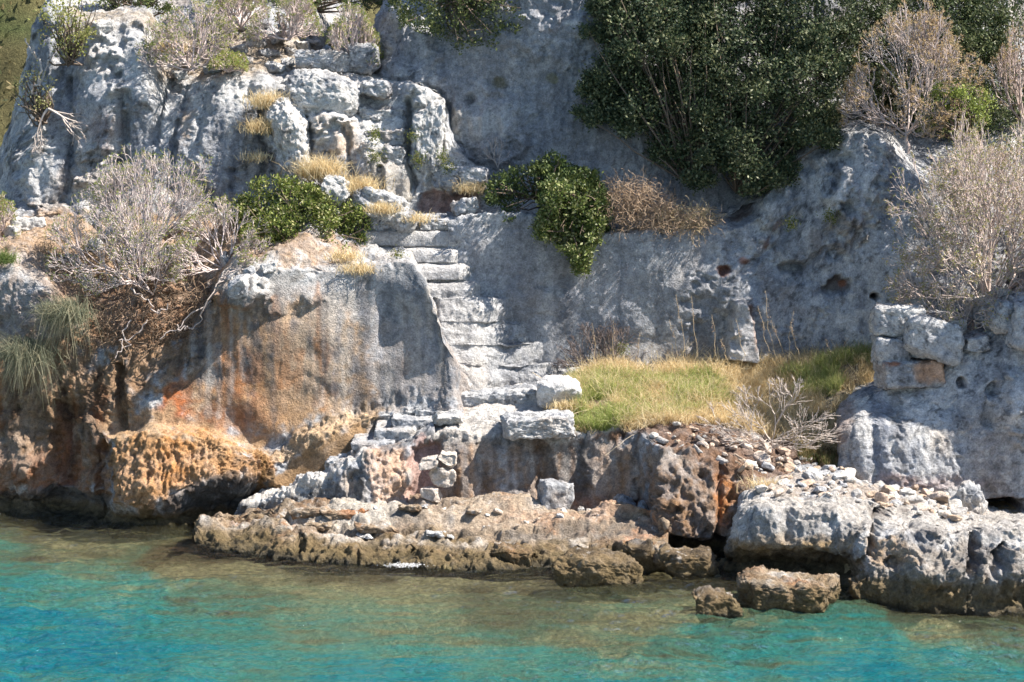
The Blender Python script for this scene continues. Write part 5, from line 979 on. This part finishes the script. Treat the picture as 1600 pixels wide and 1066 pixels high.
# it dips to the left so that the ground stays closed behind the crags
idx = np.arange(P.shape[0]*P.shape[1]).reshape(P.shape[:2]); Q = np.stack([idx[:-1, :-1], idx[:-1, 1:], idx[1:, 1:], idx[1:, :-1]], -1).reshape(-1, 4)
fp = P.reshape(-1, 3); c = mixc(np.zeros(fp.shape)+np.array([.13, .115, .05]), (.07, .085, .03), sst(-.1, .3, fbm(fp/1.2, 4, 8)))
HS = mesh_obj('hillside', fp, Q, EARTH, c); tag(HS, None, None, None, 'structure')
R = np.random.default_rng(5); n = 60000; k = R.integers(0, len(fp), n); q = fp[k]+R.normal(size=(n, 3))*[.35, .35, .35]; m = (q[:, 0] < -8.5) & (q[:, 2] < 17); q = q[m]
g = fbm(q/.8, 3, 4); q = q[g > -.1]
V, Fc = leaves(q, R.normal(size=q.shape)+[0, -.2, .5], .20, .45, 4)
tag(mesh_obj('scrub', V, Fc, DRYLEAF, leafcol(len(q), [(.15, .13, .06), (.24, .20, .10), (.07, .08, .035), (.32, .26, .14)], [3, 2, 3, 1], 4), smooth=False), 'olive scrub covering the far slope', None, None, 'stuff')

def axis(a, b, st, ext, k):
    c = np.arange(a, b, st); s = st; lo = [a]; hi = [c[-1]]
    for _ in range(k):
        s *= 1.35; lo.append(lo[-1]-s); hi.append(hi[-1]+s)
    return np.concatenate([lo[::-1][:-1], c, hi[1:]])
shore = np.array([(-60, 797), (0, 797), (100, 808), (150, 822), (225, 825), (305, 822), (318, 858), (400, 868), (500, 880), (640, 886), (780, 893), (850, 890), (1010, 882), (1130, 888), (1240, 905), (1330, 925), (1350, 944), (1500, 958), (1700, 960)], float)
sx = (shore[:, 0]-800)/F*yw(shore[:, 1]); sy = yw(shore[:, 1])
def depth_at(x, y): 
    q_ = np.stack([x/2.2, y/2.2, x*0], -1); x = x+fbm(q_, 3, 71)*1.6; ys = np.interp(x, sx, sy); d = ys-y
    # depth grows away from the shore; the right side falls off at once, a shoal lies before the shelf
    sl = np.interp(x, [-9, -5, 0, 2.5, 4.5, 8], [.17, .18, .15, .13, .32, .38])
    return np.where(d < 1.5, d*np.minimum(sl, np.interp(x, [-9, -5, -1, 3, 4.2, 5, 9], [.14, .10, .055, .055, .2, .4, .4])), 0)+np.where(d >= 1.5, 1.5*np.minimum(sl, np.interp(x, [-9, -5, -1, 3, 4.2, 5, 9], [.14, .10, .055, .055, .2, .4, .4]))+(np.clip(d, 0, 60)-1.5)*sl*1.5, 0)
xa = axis(-9, 10, .16, 0, 16); ya = axis(22, 38, .12, 0, 14); X, Yg = np.meshgrid(xa, ya)
fp = np.stack([X, Yg, np.zeros_like(X)], -1).reshape(-1, 3)
dep = np.clip(depth_at(fp[:, 0], fp[:, 1]), -.6, 9); n = fbm(fp/1.1, 4, 66)
fp[:, 2] = -.16-dep+n*.30*np.clip(dep+.3, .2, 1.2)
c = mixc(np.zeros(fp.shape)+np.array([.60, .49, .29]), (.22, .16, .09), sst(-.02, .22, fbm(fp/1.4*[1, 1.2, 0], 4, 68)+.12-.1*np.clip(dep, 0, 2)))
idx = np.arange(len(fp)).reshape(X.shape); Q = np.stack([idx[:-1, :-1], idx[:-1, 1:], idx[1:, 1:], idx[1:, :-1]], -1).reshape(-1, 4)
tag(mesh_obj('sea_bed', fp, Q, EARTH, c), None, None, None, 'structure')
# the sea: real ripples, clear over the shallows, turquoise with depth
xa = axis(-8.6, 9, .03, 0, 26); ya = axis(24.5, 37.5, .03, 0, 26); X, Yg = np.meshgrid(xa, ya)
fp = np.stack([X, Yg, np.zeros_like(X)], -1).reshape(-1, 3)
inn = ((fp[:, 0] > -9) & (fp[:, 0] < 9.3) & (fp[:, 1] > 24) & (fp[:, 1] < 38)).astype(float)
w1 = fbm(fp*[1/.6, 1/.26, 0], 3, 81, .55, kind=1); w2 = fbm(fp*[1/.22, 1/.10, 0]+5, 3, 85, .6)
calm = .55+.45*sst(-.2, .3, fbm(fp/2.5, 2, 87))
w3 = fbm(fp*[1/1.5, 1/.6, 0]+[9, 2, 0], 2, 89)
fp[:, 2] = (w1*.055+w2*.042+w3*.09)*calm*inn
dep = np.clip(depth_at(fp[:, 0], fp[:, 1]), 0, 12)
idx = np.arange(len(fp)).reshape(X.shape); Q = np.stack([idx[:-1, :-1], idx[:-1, 1:], idx[1:, 1:], idx[1:, :-1]], -1).reshape(-1, 4)
m, nt, b, out = mat_new('sea_water'); L = nt.links.new; nt.nodes.remove(b)
at = N(nt, 'ShaderNodeAttribute', attribute_name='Col'); sp = N(nt, 'ShaderNodeSeparateColor'); L(at.outputs['Color'], sp.inputs[0])
ge = N(nt, 'ShaderNodeNewGeometry'); mp = N(nt, 'ShaderNodeMapping'); mp.inputs['Scale'].default_value = (1, 2.6, 1); L(ge.outputs['Position'], mp.inputs[0])
nz = N(nt, 'ShaderNodeTexNoise', Scale=8.0, Detail=5.0, Roughness=.6); L(mp.outputs[0], nz.inputs['Vector'])
bp = N(nt, 'ShaderNodeBump', Strength=1.0, Distance=.15); L(nz.outputs[0], bp.inputs['Height'])
fr = N(nt, 'ShaderNodeFresnel', IOR=1.33); L(bp.outputs[0], fr.inputs['Normal'])
gl = N(nt, 'ShaderNodeBsdfGlossy', Roughness=.03); L(bp.outputs[0], gl.inputs['Normal'])
tr = N(nt, 'ShaderNodeBsdfTransparent'); tr.inputs[0].default_value = (.90, .96, .90, 1)
df = N(nt, 'ShaderNodeBsdfDiffuse'); L(bp.outputs[0], df.inputs['Normal'])
ra = N(nt, 'ShaderNodeValToRGB'); el = ra.color_ramp.elements; el[0].position = 0; el[0].color = (.30, .25, .12, 1); el[1].position = 1; el[1].color = (.002, .085, .16, 1)
for p_, c_ in ((.30, (.13, .22, .13, 1)), (.55, (.045, .23, .18, 1)), (.8, (.008, .165, .185, 1))):
    q_ = el.new(p_); q_.color = c_
L(sp.outputs[0], ra.inputs[0]); L(ra.outputs[0], df.inputs['Color'])
m1 = N(nt, 'ShaderNodeMixShader'); L(sp.outputs[1], m1.inputs[0]); L(tr.outputs[0], m1.inputs[1]); L(df.outputs[0], m1.inputs[2])
m2 = N(nt, 'ShaderNodeMixShader'); fm = N(nt, 'ShaderNodeMath', operation='MULTIPLY'); fm.inputs[1].default_value = 1.25; fm.use_clamp = True; L(fr.outputs[0], fm.inputs[0]); L(fm.outputs[0], m2.inputs[0]); L(m1.outputs[0], m2.inputs[1]); L(gl.outputs[0], m2.inputs[2]); L(m2.outputs[0], out.inputs[0])
dn = np.clip(dep+1.1*fbm(fp/[1.8, 1.0, 1], 4, 91, .6)*np.clip(dep, 0, 1.2), 0, 9)
rp = fbm(fp*[1/.8, 1/.14, 0], 4, 95, .65)  # fine colour streaks imitating light refracted by the ripples
dn = np.clip(dn*(1+.7*rp)+.2*rp*sst(.1, .5, dn), 0, 9)
colr = np.stack([1-np.exp(-dn/1.3), 1-np.exp(-dn/1.1), dn*0], -1)
tag(mesh_obj('sea', fp, Q, m, colr), None, None, None, 'structure')
# a bit of foam where a ripple breaks on the shelf
R = np.random.default_rng(3); n = 500; P = W(632, 884, 32.1)+R.normal(size=(n, 3))*[.14, .05, .012]+[0, -.1, .03]; V, Fc = leaves(P, R.normal(size=(n, 3)), .018, .9, 3)
tag(mesh_obj('foam', V, Fc, DRYLEAF, np.full((n*4, 3), .85), smooth=False), 'white fleck of foam where a ripple breaks on the shelf', None, None, 'stuff')

# ================================================================== LIGHT, SKY, CAMERA
SUN = Vector((.64, -.09, .76)).normalized()
w = bpy.data.worlds.new('World'); bpy.context.scene.world = w; w.use_nodes = True; nt = w.node_tree; bg = nt.nodes['Background']
sky = nt.nodes.new('ShaderNodeTexSky'); sky.sky_type = 'NISHITA'; sky.sun_disc = False
sky.sun_elevation = math.asin(SUN.z); sky.sun_rotation = math.atan2(SUN.x, SUN.y); sky.altitude = 0; sky.air_density = 1.0; sky.dust_density = .4; sky.ozone_density = 2.6
nt.links.new(sky.outputs[0], bg.inputs[0]); bg.inputs[1].default_value = .08
sl = bpy.data.lights.new('sun', 'SUN'); sl.energy = 5.0; sl.angle = math.radians(.53); sl.color = (1, .93, .84)
so = bpy.data.objects.new('sun', sl); C.objects.link(so); so.rotation_euler = SUN.to_track_quat('Z', 'Y').to_euler(); so.location = (20, 10, 30)
cd = bpy.data.cameras.new('camera'); cam = bpy.data.objects.new('camera', cd); C.objects.link(cam); cam.location = (0, 0, CH); cam.rotation_euler = (math.pi/2, 0, 0)
cd.sensor_width = 36; cd.lens = F/1600*36; cd.shift_y = -(533-HY)/1600; cd.clip_end = 2000; cd.clip_start = .1
sc = bpy.context.scene; sc.camera = cam
sc.view_settings.view_transform = 'Standard'; sc.view_settings.look = 'None'; sc.view_settings.exposure = 1.28; sc.view_settings.gamma = 1
sc.cycles.max_bounces = 8; sc.cycles.transparent_max_bounces = 12
